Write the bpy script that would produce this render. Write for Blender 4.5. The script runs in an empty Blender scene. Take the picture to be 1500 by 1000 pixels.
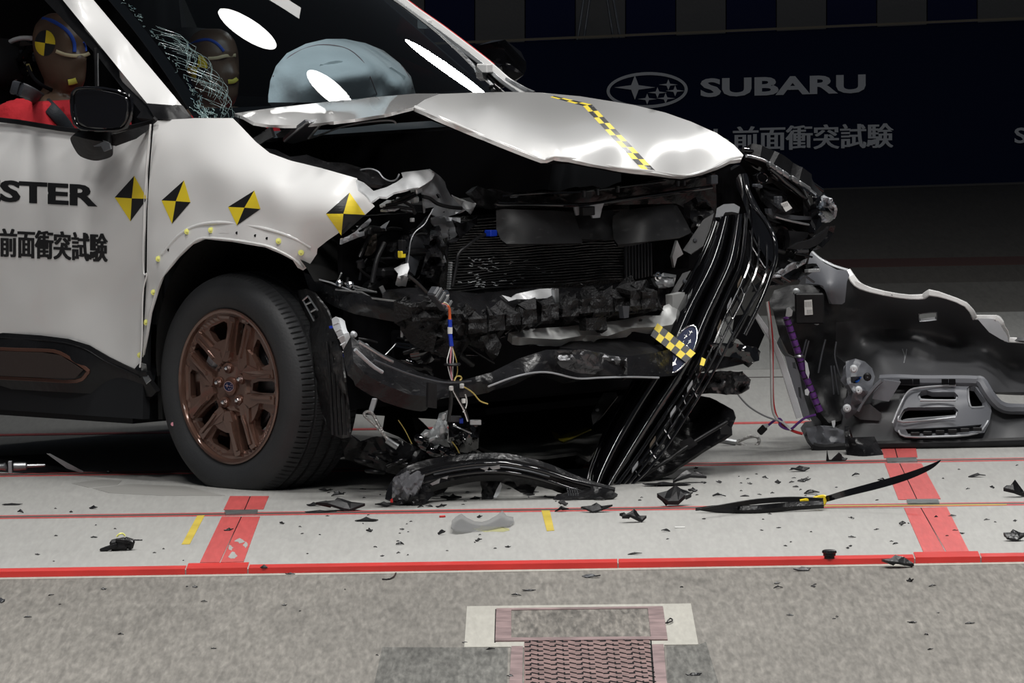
import bpy, bmesh, math, random
import numpy as np
from mathutils import Vector, Matrix, noise
from mathutils.geometry import delaunay_2d_cdt
random.seed(7)
SC = bpy.context.scene
COL = SC.collection
PI = math.pi

# ------------------------------------------------------------------ camera
FPX = 14000.0                       # focal length in pixels of a 1500 px wide frame (long telephoto)
PITCH = math.atan(1015.0 / FPX)
ROLL = 0.016
HCAM = 2.62
fwd = Vector((0, math.cos(PITCH), -math.sin(PITCH)))
_r = Vector((1, 0, 0)); _u = Vector((0, math.sin(PITCH), math.cos(PITCH)))
upv = (_u * math.cos(ROLL) + _r * math.sin(ROLL)).normalized()
rgt = (_r * math.cos(ROLL) - _u * math.sin(ROLL)).normalized()
def rdir(px, py):
    return (fwd * FPX + rgt * (px - 750) - upv * (py - 500)).normalized()
_d = rdir(350, 718)
CAM = Vector((0, _d.y / _d.z * HCAM, HCAM))          # so that the near wheel touches the floor at Y = 0
cam_data = bpy.data.cameras.new('camera'); cam_data.sensor_width = 36
cam_data.lens = FPX / 1500 * 36; cam_data.clip_end = 300; cam_data.clip_start = 1
cam = bpy.data.objects.new('camera', cam_data); COL.objects.link(cam)
M = Matrix((rgt, upv, -fwd)).transposed().to_4x4(); M.translation = CAM
cam.matrix_world = M
SC.camera = cam

# ------------------------------------------------------------------ light and exposure
w = bpy.data.worlds.new('hall'); SC.world = w; w.use_nodes = True
w.node_tree.nodes['Background'].inputs[0].default_value = (0.75, 0.85, 1, 1)
w.node_tree.nodes['Background'].inputs[1].default_value = 0.05
SC.view_settings.view_transform = 'Standard'
SC.view_settings.look = 'None'
SC.view_settings.gamma = 1
SC.view_settings.use_curve_mapping = False
SC.view_settings.exposure = 0.0
def lamp(x, y, z, r, power, target=None, col=(1, .985, .96), spread=140):
    l = bpy.data.lights.new('ceiling_and_fill_lamp', 'AREA'); l.shape = 'DISK'; l.size = r * 2; l.energy = power; l.color = col; l.spread = math.radians(spread)
    o = bpy.data.objects.new('ceiling_and_fill_lamp', l); COL.objects.link(o); o.location = (x, y, z)
    t = Vector(target) if target else Vector((x, y, 0))
    o.rotation_euler = (t - o.location).to_track_quat('-Z', 'Y').to_euler()
    return o
for _x, _y, _r, _p in ((-2.6, -6.5, .7, 190), (0.2, -7.0, .7, 200), (3.0, -6.5, .7, 190), (-1.9, -1.6, .6, 120), (1.3, -1.4, .6, 130), (4.2, -1.8, .6, 110), (0.4, -12.0, .8, 70),  # unseen overhead lamps added to brighten the car side and floor
                       (1.70, 4.30, .46, 40), (3.12, 4.10, .42, 34)):      # the last two show in the windscreen
    lamp(_x, _y, 7.5, _r, _p)
lamp(4.72, 12.5, 7.5, .62, 22, (.9, .3, 1.2), spread=50)                   # aimed at the car from beyond it; its reflection is the one at the far pillar
_sq = lamp(1.98, 6.75, 7.5, .42, 12); _sq.data.shape = 'SQUARE'


# ------------------------------------------------------------------ pixel measurements -> points on real surfaces
def hit(px, py, n, p0):
    d = rdir(px, py); t = (Vector(p0) - CAM).dot(n) / d.dot(n); return CAM + d * t
ZUP = Vector((0, 0, 1)); YAX = Vector((0, 1, 0))
def G(px, py, z=0.0): return hit(px, py, ZUP, (0, 0, z))
W0 = G(350, 718)
A = math.radians(45)
U = Vector((math.cos(A), -math.sin(A), 0)); V = Vector((math.sin(A), math.cos(A), 0))   # car forward / car left
def car(u, v, z): return W0 + U * u + V * v + ZUP * z
def S(px, py, v): return hit(px, py, V, W0 + V * v)
def Fr(px, py, u): return hit(px, py, U, W0 + U * u)
def Yp(px, py, y): return hit(px, py, YAX, (0, y, 0))
MAP = {'v': S, 'u': Fr, 'y': Yp, 'z': G}

def tps(ctrl):
    P = np.array([c[:2] for c in ctrl], float) / 100; z = np.array([c[2] for c in ctrl], float); n = len(P)
    if n < 4:
        m = float(z.mean()); return lambda x, y: m
    def k(r2): return np.where(r2 > 1e-12, r2 * np.log(np.maximum(r2, 1e-12)), 0)
    K = k(((P[:, None] - P[None]) ** 2).sum(-1)) + np.eye(n) * 1e-4
    Q = np.c_[np.ones(n), P]
    Mx = np.zeros((n + 3, n + 3)); Mx[:n, :n] = K; Mx[:n, n:] = Q; Mx[n:, :n] = Q.T
    sol = np.linalg.solve(Mx, np.r_[z, 0, 0, 0]); wv, a = sol[:n], sol[n:]
    def f(x, y):
        p = np.array([x, y]) / 100
        return float((k(((P - p) ** 2).sum(-1)) * wv).sum() + a[0] + a[1] * p[0] + a[2] * p[1])
    return f
def field(c):
    if callable(c): return c
    if isinstance(c, (int, float)): return lambda x, y: c
    return tps(c)

# ------------------------------------------------------------------ objects
def tag(o, label=None, cat=None, group=None, kind=None):
    if label: o['label'] = label
    if cat: o['category'] = cat
    if group: o['group'] = group
    if kind: o['kind'] = kind
    return o
def empty(name, loc, label=None, cat=None, group=None):
    o = bpy.data.objects.new(name, None); COL.objects.link(o); o.location = loc
    o.empty_display_size = .1
    return tag(o, label, cat, group)
def mesh(name, verts, faces, mat, parent=None, smooth=True, sharp=35, mats=None, fmat=None):
    me = bpy.data.meshes.new(name)
    me.from_pydata([tuple(v) for v in verts], [], faces)
    for m in (mats or [mat]): me.materials.append(m)
    if fmat: me.polygons.foreach_set('material_index', fmat)
    if smooth:
        me.polygons.foreach_set('use_smooth', [True] * len(me.polygons))
        me.set_sharp_from_angle(angle=math.radians(sharp))
    me.update()
    o = bpy.data.objects.new(name, me); COL.objects.link(o)
    if parent:
        o.parent = parent
        root = parent
        while root.parent: root = root.parent
        if parent is root and root.type == 'EMPTY':
            o.matrix_parent_inverse = Matrix.Translation(-root.location)
    return o
def inpoly(x, y, poly):
    c = False; j = len(poly) - 1
    for i in range(len(poly)):
        xi, yi = poly[i][0], poly[i][1]; xj, yj = poly[j][0], poly[j][1]
        if (yi > y) != (yj > y) and x < (xj - xi) * (y - yi) / (yj - yi) + xi: c = not c
        j = i
    return c
def dens(pts, step, closed=True):
    out = []; n = len(pts)
    for i in range(n if closed else n - 1):
        a = pts[i]; b = pts[(i + 1) % n]; L = math.hypot(b[0] - a[0], b[1] - a[1]); k = max(1, int(L / step))
        for j in range(k): out.append(tuple(a[q] + (b[q] - a[q]) * j / k for q in range(len(a))))
    if not closed: out.append(tuple(pts[-1]))
    return out
def cat(pts, n=6, closed=False):
    """Catmull-Rom through the points."""
    P = [Vector(p) for p in pts]; m = len(P); out = []
    rng = range(m) if closed else range(m - 1)
    for i in rng:
        if closed: p0, p1, p2, p3 = P[i - 1], P[i], P[(i + 1) % m], P[(i + 2) % m]
        else: p0, p1, p2, p3 = P[max(i - 1, 0)], P[i], P[i + 1], P[min(i + 2, m - 1)]
        for j in range(n):
            t = j / n
            out.append(.5 * ((2 * p1) + (p2 - p0) * t + (2 * p0 - 5 * p1 + 4 * p2 - p3) * t * t + (3 * p1 - p0 - 3 * p2 + p3) * t ** 3))
    if not closed: out.append(P[-1])
    return [tuple(p) for p in out]
def solid(name, verts, tris, thick, mat, parent, sharp=35, kw=None):
    """verts/tris is a front skin; make it a closed shell with crisp rims (front turned to the camera)."""
    n = len(verts); N = [Vector() for _ in verts]
    for t in tris:
        a, b, c = (verts[i] for i in t[:3]); q = (b - a).cross(c - a)
        for i in t: N[i] += q
    ref = sum(N, Vector()); flip = ref.dot(fwd) > 0
    N = [(-q if flip else q).normalized() if q.length > 1e-12 else -fwd for q in N]
    if flip: tris = [tuple(reversed(t)) for t in tris]
    back = [verts[i] - N[i] * thick for i in range(n)]
    edges = {}
    for t in tris:
        for i in range(len(t)):
            edges[(t[i], t[(i + 1) % len(t)])] = 1
    rim = [e for e in edges if (e[1], e[0]) not in edges]
    V_ = list(verts) + back; Fc = [tuple(t) for t in tris] + [tuple(i + n for i in reversed(t)) for t in tris]
    mp = {}
    def rv(i):
        if i not in mp:
            mp[i] = len(V_); V_.append((V_[i])); V_.append(V_[i + n])
        return mp[i]
    for a, b in rim:
        ra, rb = rv(a), rv(b); Fc.append((rb, ra, ra + 1, rb + 1))
    return mesh(name, V_, Fc, mat, parent, True, sharp, **(kw or {}))
def sheet(name, outline, mat, parent=None, kind='v', dep=0.0, step=12, thick=.004, holes=(), curve=False, rough=0.0, rs=3.0, crease=None, sharp=35):
    """A shell whose outline was measured in pixels and whose depth is a field over it (v, u, y or z coordinate)."""
    f = field(dep); mp = MAP[kind]
    ol = [tuple(p) for p in outline]
    if curve: ol = [p[:2] for p in cat([(x, y, 0) for x, y in ol], 5, True)]
    ol = dens(ol, step); hs = [dens(list(h), step) for h in holes]
    pts = list(ol); edges = [(i, (i + 1) % len(ol)) for i in range(len(ol))]
    for h in hs:
        b = len(pts); pts += h; edges += [(b + i, b + (i + 1) % len(h)) for i in range(len(h))]
    allb = np.array(pts)
    xs = [p[0] for p in ol]; ys = [p[1] for p in ol]
    y = min(ys) + step * .5; row = 0
    while y < max(ys):
        x = min(xs) + step * (.5 if row % 2 else 1.0)
        while x < max(xs):
            if inpoly(x, y, ol) and not any(inpoly(x, y, h) for h in hs) and ((allb - (x, y)) ** 2).sum(1).min() > (step * .42) ** 2:
                pts.append((x, y))
            x += step
        y += step * .87; row += 1
    r = delaunay_2d_cdt([Vector(p) for p in pts], edges, [], 0, 1e-5)
    vs, fs = r[0], r[2]; tri = []
    for t in fs:
        cx = sum(vs[i].x for i in t) / 3; cy = sum(vs[i].y for i in t) / 3
        if inpoly(cx, cy, ol) and not any(inpoly(cx, cy, h) for h in hs): tri.append(tuple(t))
    P3 = []
    for q in vs:
        d = f(q.x, q.y)
        if rough: d += rough * noise.noise(Vector((q.x / 100 * rs, q.y / 100 * rs, 3.1)))
        P3.append(mp(q.x, q.y, d))
    return solid(name, P3, tri, thick, mat, parent, sharp)
def frames(path, ref):
    out = []
    for i, p in enumerate(path):
        t = (path[min(i + 1, len(path) - 1)] - path[max(i - 1, 0)]).normalized()
        r = ref if ref is not None else (p - CAM).normalized()
        a = t.cross(r)
        if a.length < 1e-4: a = t.cross(Vector((.3, .2, 1)))
        a.normalize(); out.append((t, a, a.cross(t).normalized()))
    return out
def sweep(name, path, prof, mat, parent=None, width=1.0, ref=None, closed=False, sharp=35, rough=0.0, ncat=5, cap=True):
    """Closed profile [(a, b)] carried along the path; a runs across, b towards the viewer/ref side. width: number or per-control list."""
    if ncat > 1 and len(path) > 2:
        if isinstance(width, (list, tuple)):
            W_ = [q[0] for q in cat([(x, 0, 0) for x in width], ncat, closed)]
        else: W_ = None
        path = [Vector(p) for p in cat(path, ncat, closed)]
    else:
        W_ = list(width) if isinstance(width, (list, tuple)) else None; path = [Vector(p) for p in path]
    if closed: path.append(path[0].copy())
    fr = frames(path, ref); n = len(prof); vs = []; fs = []
    for i, p in enumerate(path):
        t, a, b = fr[i]; k = (W_[i] if W_ else width) if not closed or not W_ else W_[i % len(W_)]
        for q in prof:
            x = p + a * (q[0] * k) + b * (q[1] * k)
            if rough: x += noise.noise_vector(x * 14) * rough
            vs.append(x)
    for i in range(len(path) - 1):
        for j in range(n):
            k = (j + 1) % n; fs.append((i * n + j, i * n + k, (i + 1) * n + k, (i + 1) * n + j))
    if cap and not closed:
        fs.append(tuple(range(n))); fs.append(tuple((len(path) - 1) * n + j for j in reversed(range(n))))
    return mesh(name, vs, fs, mat, parent, True, sharp)
def circ(n=10, r=1.0): return [(r * math.cos(2 * PI * i / n), r * math.sin(2 * PI * i / n)) for i in range(n)]
def tube(name, path, r, mat, parent=None, n=8, closed=False, ncat=5):
    return sweep(name, path, circ(n, 1), mat, parent, width=r, closed=closed, sharp=60, ncat=ncat)
def rect(w_, h_, b=.15):
    m = min(w_, h_) * b; x = w_ / 2; y = h_ / 2
    return [(-x + m, -y), (x - m, -y), (x, -y + m), (x, y - m), (x - m, y), (-x + m, y), (-x, y - m), (-x, -y + m)]
def box(name, c, ax, size, mat, parent=None, bev=.12):
    """Box with chamfered edges; ax = (x, y, z) axes."""
    m = min(size) * bev; hx, hy, hz = (s / 2 for s in size); X, Y, Z = ax; vs = []
    bm = bmesh.new()
    for sx in (-1, 1):
        for sy in (-1, 1):
            for sz in (-1, 1): 
                for q in ((m, 0, 0), (0, m, 0), (0, 0, m)):
                    bm.verts.new(X * (sx * (hx - m + q[0])) + Y * (sy * (hy - m + q[1])) + Z * (sz * (hz - m + q[2])))
    bmesh.ops.convex_hull(bm, input=bm.verts[:])
    bm.verts.index_update()
    vs = [Vector(c) + v.co for v in bm.verts]; fs = [tuple(v.index for v in f.verts) for f in bm.faces]; bm.free()
    return mesh(name, vs, fs, mat, parent, False)
def lathe(name, prof, o, ax, e1, e2, mat, parent=None, n=48, sharp=30, disp=None, closedprof=False):
    vs = []; fs = []; m = len(prof)
    for i in range(n):
        a = 2 * PI * i / n; d = e1 * math.cos(a) + e2 * math.sin(a)
        for j, (r, h) in enumerate(prof):
            rr = r + (disp(a, j, r, h) if disp else 0)
            vs.append(o + d * rr + ax * h)
    for i in range(n):
        k = (i + 1) % n
        for j in range(m - 1 if not closedprof else m):
            l = (j + 1) % m; fs.append((i * m + j, k * m + j, k * m + l, i * m + l))
    return mesh(name, vs, fs, mat, parent, True, sharp)
_tc = {}
def text(name, s, quad, mp, mat, parent, bold=0.0, nseg=3, copies=(0,)):
    """Lettering: glyph outlines laid on a surface. quad = pixel corners bl, br, tl of the ink box; mp(px, py) -> point."""
    cu = bpy.data.curves.new('t', 'FONT'); cu.body = s; cu.offset = bold; cu.resolution_u = nseg
    to = bpy.data.objects.new('t', cu); COL.objects.link(to)
    bpy.context.view_layer.update()
    me = to.to_mesh(); P = [v.co.copy() for v in me.vertices]; Fc = [tuple(p.vertices) for p in me.polygons]
    to.to_mesh_clear(); bpy.data.objects.remove(to); bpy.data.curves.remove(cu)
    x0 = min(p.x for p in P); x1 = max(p.x for p in P); y0 = min(p.y for p in P); y1 = max(p.y for p in P)
    bl, br, tl = quad; vs = []; F0 = Fc; Fc = []
    for c, dx in enumerate(copies):            # heavier weight: the print is laid down again a hair to the side
        Fc += [tuple(i + c * len(P) for i in f) for f in F0]
        for p in P:
            a = (p.x - x0) / (x1 - x0); b = (p.y - y0) / (y1 - y0)
            q = mp(bl[0] + (br[0] - bl[0]) * a + (tl[0] - bl[0]) * b + dx, bl[1] + (br[1] - bl[1]) * a + (tl[1] - bl[1]) * b)
            vs.append(q - fwd * (c * .0004))
    return mesh(name, vs, Fc, mat, parent, False)
def poly(name, pts, mp, mat, parent): 
    return mesh(name, [mp(*p) for p in pts], [tuple(range(len(pts)))], mat, parent, False)

from mathutils.bvhtree import BVHTree
def onto(objs, eps=.0015):
    """Where the sight line through a pixel meets the given meshes: for stickers lying on curved panels."""
    ts = []
    for o in (objs if isinstance(objs, (list, tuple)) else [objs]):
        me = o.data; ts.append(BVHTree.FromPolygons([v.co for v in me.vertices], [tuple(p.vertices) for p in me.polygons]))
    last = [30.0]
    def f(px, py):
        best = None
        for t in ts:
            h = t.ray_cast(CAM, rdir(px, py))
            if h[0] is not None and (best is None or h[3] < best): best = h[3]
        if best is None: best = last[0]
        last[0] = best
        return CAM + rdir(px, py) * (best - eps)
    return f
def patch(name, quad, mp, mats, parent, n=(6, 6), pick=None, skip=None):
    """A sticker: bilinear grid over a pixel quad (a, b, c, d); pick(i, j) chooses the material."""
    a, b, c, d = [Vector((q[0], q[1])) for q in quad]; vs = []; fs = []; mi = []
    for j in range(n[1] + 1):
        for i in range(n[0] + 1):
            s = i / n[0]; t = j / n[1]; p = (a * (1 - s) + b * s) * (1 - t) + (d * (1 - s) + c * s) * t; vs.append(mp(p.x, p.y))
    for j in range(n[1]):
        for i in range(n[0]):
            if skip and skip(i, j): continue
            k = j * (n[0] + 1) + i; fs.append((k, k + 1, k + n[0] + 2, k + n[0] + 1)); mi.append(pick(i, j) if pick else 0)
    return mesh(name, vs, fs, None, parent, False, mats=mats, fmat=mi)
# ------------------------------------------------------------------ materials
def mat(name, col, rough=.5, metal=0.0, coat=0.0, bump=0.0, bs=40, var=0.0, vs=6, spec=.5, scratch=0.0, emit=None, aniso=None):
    m = bpy.data.materials.new(name); m.use_nodes = True; nt = m.node_tree; b = nt.nodes['Principled BSDF']
    b.inputs['Base Color'].default_value = (*col, 1); b.inputs['Roughness'].default_value = rough
    b.inputs['Metallic'].default_value = metal; b.inputs['Coat Weight'].default_value = coat
    b.inputs['Coat Roughness'].default_value = .03
    b.inputs['Specular IOR Level'].default_value = spec
    tc = nt.nodes.new('ShaderNodeTexCoord')
    if var or scratch:
        n = nt.nodes.new('ShaderNodeTexNoise'); n.inputs['Scale'].default_value = vs; n.inputs['Detail'].default_value = 6
        nt.links.new(tc.outputs['Object'], n.inputs['Vector'])
        r = nt.nodes.new('ShaderNodeMapRange'); r.inputs[1].default_value = .3; r.inputs[2].default_value = .7
        r.inputs[3].default_value = 1 - var; r.inputs[4].default_value = 1 + var
        nt.links.new(n.outputs[0], r.inputs[0])
        mx = nt.nodes.new('ShaderNodeVectorMath'); mx.operation = 'SCALE'; mx.inputs[0].default_value = col
        nt.links.new(r.outputs[0], mx.inputs['Scale']); last = mx.outputs[0]
        if scratch:      # pale scuffs
            s = nt.nodes.new('ShaderNodeTexNoise'); s.inputs['Scale'].default_value = 22; s.inputs['Detail'].default_value = 8
            mp_ = nt.nodes.new('ShaderNodeMapping'); mp_.inputs['Scale'].default_value = (1, 1, 3.5); mp_.inputs['Rotation'].default_value = (.5, .8, .2)
            nt.links.new(tc.outputs['Object'], mp_.inputs[0]); nt.links.new(mp_.outputs[0], s.inputs['Vector'])
            rr = nt.nodes.new('ShaderNodeMapRange'); rr.inputs[1].default_value = .62; rr.inputs[2].default_value = .7; rr.inputs[4].default_value = scratch
            nt.links.new(s.outputs[0], rr.inputs[0])
            mm = nt.nodes.new('ShaderNodeMix'); mm.data_type = 'RGBA'
            nt.links.new(rr.outputs[0], mm.inputs[0]); nt.links.new(last, mm.inputs[6]); mm.inputs[7].default_value = (.35, .35, .34, 1)
            last = mm.outputs[2]
        nt.links.new(last, b.inputs['Base Color'])
    if bump:
        n2 = nt.nodes.new('ShaderNodeTexNoise'); n2.inputs['Scale'].default_value = bs; n2.inputs['Detail'].default_value = 5
        bp = nt.nodes.new('ShaderNodeBump'); bp.inputs['Strength'].default_value = bump; bp.inputs['Distance'].default_value = .01
        nt.links.new(tc.outputs['Object'], n2.inputs['Vector']); nt.links.new(n2.outputs[0], bp.inputs['Height']); nt.links.new(bp.outputs[0], b.inputs['Normal'])
    if emit: b.inputs['Emission Color'].default_value = (*col, 1); b.inputs['Emission Strength'].default_value = emit
    return m
WHITE = mat('white_paint', (.76, .755, .745), .32, 0, .7, bump=.02, bs=3)
WHITEH = mat('white_hood_paint', (.76, .755, .745), .28, 0, 1.0, bump=.05, bs=4)
BLK = mat('black_plastic', (.008, .008, .009), .42, bump=.25, bs=25, var=.5, vs=8, spec=.32)
BLKS = mat('scuffed_black_plastic', (.009, .009, .010), .25, bump=.35, bs=30, var=.6, vs=9, scratch=.08, spec=.28)
GLOSS = mat('gloss_black', (.004, .004, .005), .09, 0, .6, bump=.03, bs=8, spec=.55)
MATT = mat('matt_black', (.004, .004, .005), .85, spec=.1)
DARK = mat('cabin_dark', (.01, .011, .013), .7, spec=.3)
FOAM = mat('black_foam', (.011, .011, .012), .5, bump=.9, bs=110, var=.5, scratch=.06, spec=.35)
SILV = mat('bare_metal', (.42, .43, .44), .35, .9, bump=.3, bs=14, var=.25, vs=12)
GREYM = mat('grey_primed_steel', (.40, .41, .43), .38, .35, bump=.3, bs=9, var=.25)
ALU = mat('cast_aluminium', (.55, .57, .58), .45, .6, bump=.3, bs=40, var=.2)
WSTEEL = mat('white_painted_steel', (.68, .69, .70), .25, 0, .7, bump=.35, bs=9)
CHROME = mat('chrome', (.8, .8, .82), .08, 1)
BRONZE = mat('bronze_wheel_paint', (.16, .088, .066), .24, .6, .8, bump=.02, bs=90)
BRONZED = mat('bronze_trim', (.13, .06, .042), .35, .5, .2)
RUB = mat('tyre_rubber', (.022, .023, .025), .62, bump=.12, bs=120, var=.3, vs=5)
YEL = mat('yellow_sticker', (.86, .66, .03), .45)
YPL = mat('yellow_clip_plastic', (.80, .79, .22), .5)
BST = mat('black_sticker', (.012, .012, .013), .4)
RED = mat('red_shirt', (.56, .018, .028), .85, bump=.3, bs=60)
SKIN = mat('dummy_vinyl', (.105, .062, .040), .42, bump=.05, bs=50, var=.15)
BELT = mat('seat_belt', (.03, .033, .04), .6, bump=.2, bs=300)
BLUE = mat('blue_tape', (.005, .035, .42), .4)
BLUEP = mat('blue_chalk', (.01, .06, .38), .6)
CREAM = mat('cream_chalk', (.52, .42, .26), .7)
LEMON = mat('lemon_chalk', (.5, .44, .06), .7)
BAG = mat('airbag_cloth', (.74, .77, .77), .8, bump=.9, bs=9, var=.06)
BEAMW = mat('pale_beam', (.38, .385, .38), .4, .3, bump=.3, bs=8, var=.2)
GREYP = mat('grey_plastic', (.05, .053, .06), .4, bump=.15, bs=10, var=.2)
PANEL = mat('bumper_panel', (.065, .066, .070), .42, bump=.08, bs=6, var=.12)
CLR = mat('clear_milky_plastic', (.62, .64, .66), .3, bump=.3, bs=20)
CU = {c: mat('wire_' + c, rgb, .4) for c, rgb in dict(orange=(.6, .11, .03), pink=(.6, .25, .3), white=(.7, .7, .68), yellow=(.55, .42, .12), black=(.01, .01, .01), purple=(.12, .03, .22), red=(.6, .03, .03)).items()}
CABLE = mat('steel_cable', (.42, .41, .40), .4, .8, bump=.8, bs=150)
def glassmat(name, tint, ior=1.5, alpha=None, boost=1.0):
    m = bpy.data.materials.new(name); m.use_nodes = True; nt = m.node_tree
    nt.nodes.remove(nt.nodes['Principled BSDF']); out = nt.nodes['Material Output']
    t = nt.nodes.new('ShaderNodeBsdfTransparent'); t.inputs[0].default_value = (*tint, 1)
    g = nt.nodes.new('ShaderNodeBsdfGlossy'); g.inputs['Roughness'].default_value = 0.0
    f = nt.nodes.new('ShaderNodeFresnel'); f.inputs[0].default_value = ior
    mx = nt.nodes.new('ShaderNodeMixShader')
    nt.links.new(f.outputs[0], mx.inputs[0]); nt.links.new(t.outputs[0], mx.inputs[1]); nt.links.new(g.outputs[0], mx.inputs[2])
    nt.links.new(mx.outputs[0], out.inputs[0]); return m
GLASS = glassmat('windscreen_glass', (.62, .70, .74), 1.5)
GLASSC = glassmat('clear_polycarbonate', (.72, .76, .80), 1.5)
# ================================================================== THE SETTING
def concrete(name, base, sx=1.0, strong=.12, warm=0.0, streak=.25, spots=.4, rough=.75):
    """Cast concrete: cloudy stains, long brush strokes along Y, fine pores. Object coordinates are metres."""
    m = bpy.data.materials.new(name); m.use_nodes = True; nt = m.node_tree; L = nt.links; b = nt.nodes['Principled BSDF']
    b.inputs['Roughness'].default_value = rough; b.inputs['Specular IOR Level'].default_value = .3
    tc = nt.nodes.new('ShaderNodeTexCoord')
    def noi(scale, mp, det=6, dist=0.0):
        g = nt.nodes.new('ShaderNodeMapping'); g.inputs['Scale'].default_value = mp
        n = nt.nodes.new('ShaderNodeTexNoise'); n.inputs['Scale'].default_value = scale; n.inputs['Detail'].default_value = det; n.inputs['Distortion'].default_value = dist
        L.new(tc.outputs['Object'], g.inputs[0]); L.new(g.outputs[0], n.inputs['Vector']); return n.outputs[0]
    def rng(x, a, c, lo, hi):
        r = nt.nodes.new('ShaderNodeMapRange'); r.inputs[1].default_value = a; r.inputs[2].default_value = c; r.inputs[3].default_value = lo; r.inputs[4].default_value = hi
        L.new(x, r.inputs[0]); return r.outputs[0]
    def mul(x, y):
        q = nt.nodes.new('ShaderNodeMath'); q.operation = 'MULTIPLY'; L.new(x, q.inputs[0]); L.new(y, q.inputs[1]); return q.outputs[0]
    a = rng(noi(.9, (1, .35, 1)), .3, .7, 1 - strong, 1 + strong)
    c = rng(noi(9, (5, .35, 1), 8, .8), .3, .7, 1 - streak, 1 + streak)
    d = rng(noi(75, (1, .10, 1), 4), .35, .75, 1 - spots * .5, 1 + spots * .5)
    e = rng(noi(3.2, (1, .25, 1), 9, 1.5), .58, .68, 1, 1 - strong * .8)
    k = mul(mul(a, c), mul(d, e))
    v = nt.nodes.new('ShaderNodeVectorMath'); v.operation = 'SCALE'; v.inputs[0].default_value = base; L.new(k, v.inputs['Scale'])
    L.new(v.outputs[0], b.inputs['Base Color'])
    bp = nt.nodes.new('ShaderNodeBump'); bp.inputs['Strength'].default_value = .5; bp.inputs['Distance'].default_value = .004
    L.new(mul(c, d), bp.inputs['Height']); L.new(bp.outputs[0], b.inputs['Normal'])
    return m
LANE = concrete('painted_lane_concrete', (.325, .322, .308), strong=.07, streak=.05, spots=.10)
LANE2 = concrete('grey_lane_concrete', (.26, .26, .248), strong=.12, streak=.08, spots=.1)  # darker than the lane: seam tone plus light falloff put into the colour
RAW = concrete('brushed_concrete', (.170, .160, .144), strong=.14, streak=.20, spots=.42, rough=.85)
RAWD = concrete('dark_patch_concrete', (.115, .113, .104), strong=.2, streak=.30, spots=.7, rough=.85)
INF = concrete('rough_infill_concrete', (.15, .138, .122), strong=.2, streak=.45, spots=.8)
PALE = concrete('pale_mortar', (.34, .33, .295), strong=.08, streak=.05, spots=.15)
FARC = concrete('falloff_far_concrete', (.070, .064, .057), strong=.1, streak=.1, spots=.1)  # far floor darkened in its colour where the lamplight falls off
REDP = concrete('red_floor_paint', (.50, .085, .082), strong=.10, streak=.05, spots=.15, rough=.5)
REDB = mat('red_painted_steel', (.62, .035, .03), .4, 0, .2, var=.12)
REDW = mat('worn_red_steel', (.235, .165, .163), .5, .3, var=.35, vs=14)
STRAP = mat('galvanised_clip', (.30, .33, .33), .35, .8, bump=.3, var=.3, vs=30)
GROOVE = mat('dirty_rail_groove', (.10, .09, .085), .6, .3)
YTAPE = mat('yellow_floor_tape', (.55, .42, .06), .5, var=.15)
NAVY = mat('navy_banner_cloth', (.009, .016, .052), .85, bump=.2, bs=30, spec=.2)
STEXT = mat('white_print', (.88, .88, .9), .8)
CURG = mat('grey_curtain_panel', (.25, .235, .22), .8, bump=.2, bs=60)
CURB = mat('blue_curtain_panel', (.011, .018, .09), .8)

def gline(p, q, y0=None):
    a, b = G(*p), G(*q); return a, (b - a).normalized()
def slabz(name, pts, z0, z1, m, parent=None, kind=None):
    n = len(pts); vs = [Vector((p[0], p[1], z1)) for p in pts] + [Vector((p[0], p[1], z0)) for p in pts]
    fs = [tuple(range(n)), tuple(reversed(range(n, 2 * n)))] + [(i, i + n, (i + 1) % n + n, (i + 1) % n) for i in range(n)]
    if (vs[1] - vs[0]).cross(vs[2] - vs[0]).z < 0: fs = [tuple(reversed(f)) for f in fs]
    o = mesh(name, vs, fs, m, parent, False)
    if kind: o['kind'] = kind
    return o
def gslab(name, pix, m, parent, h=.0015, base=0.0, z0=None):
    return slabz(name, [G(x, y, base) for x, y in pix], (base - .004) if z0 is None else z0, base + h, m, parent)
ZL = -.015                                          # the brushed concrete lies a little below the lane
eA, eD = gline((0, 838.5), (1500, 815.5))
def lineat(a, d, x): return a + d * ((x - a.x) / d.x)
fe = [lineat(eA, eD, -9), lineat(eA, eD, 12)]
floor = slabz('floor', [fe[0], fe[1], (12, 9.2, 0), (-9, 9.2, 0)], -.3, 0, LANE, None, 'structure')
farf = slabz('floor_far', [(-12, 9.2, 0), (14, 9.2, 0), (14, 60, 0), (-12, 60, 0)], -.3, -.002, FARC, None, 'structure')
MIDC = concrete('falloff_lane_concrete', (.10, .096, .088), strong=.1, streak=.1, spots=.1)  # in-between tone painting the light's falloff across the lane
near = slabz('floor_near', [fe[0] + Vector((-2, .3, 0)), fe[1] + Vector((0, .3, 0)), (12, -24, 0), (-11, -24, 0)], -.35, ZL, RAW, None, 'structure')
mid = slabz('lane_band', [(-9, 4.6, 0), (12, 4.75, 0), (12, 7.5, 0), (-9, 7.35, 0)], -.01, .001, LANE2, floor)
slabz('lane_band', [(-9, 7.35, 0), (12, 7.5, 0), (12, 9.2, 0), (-9, 9.2, 0)], -.01, .001, MIDC, floor)
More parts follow.
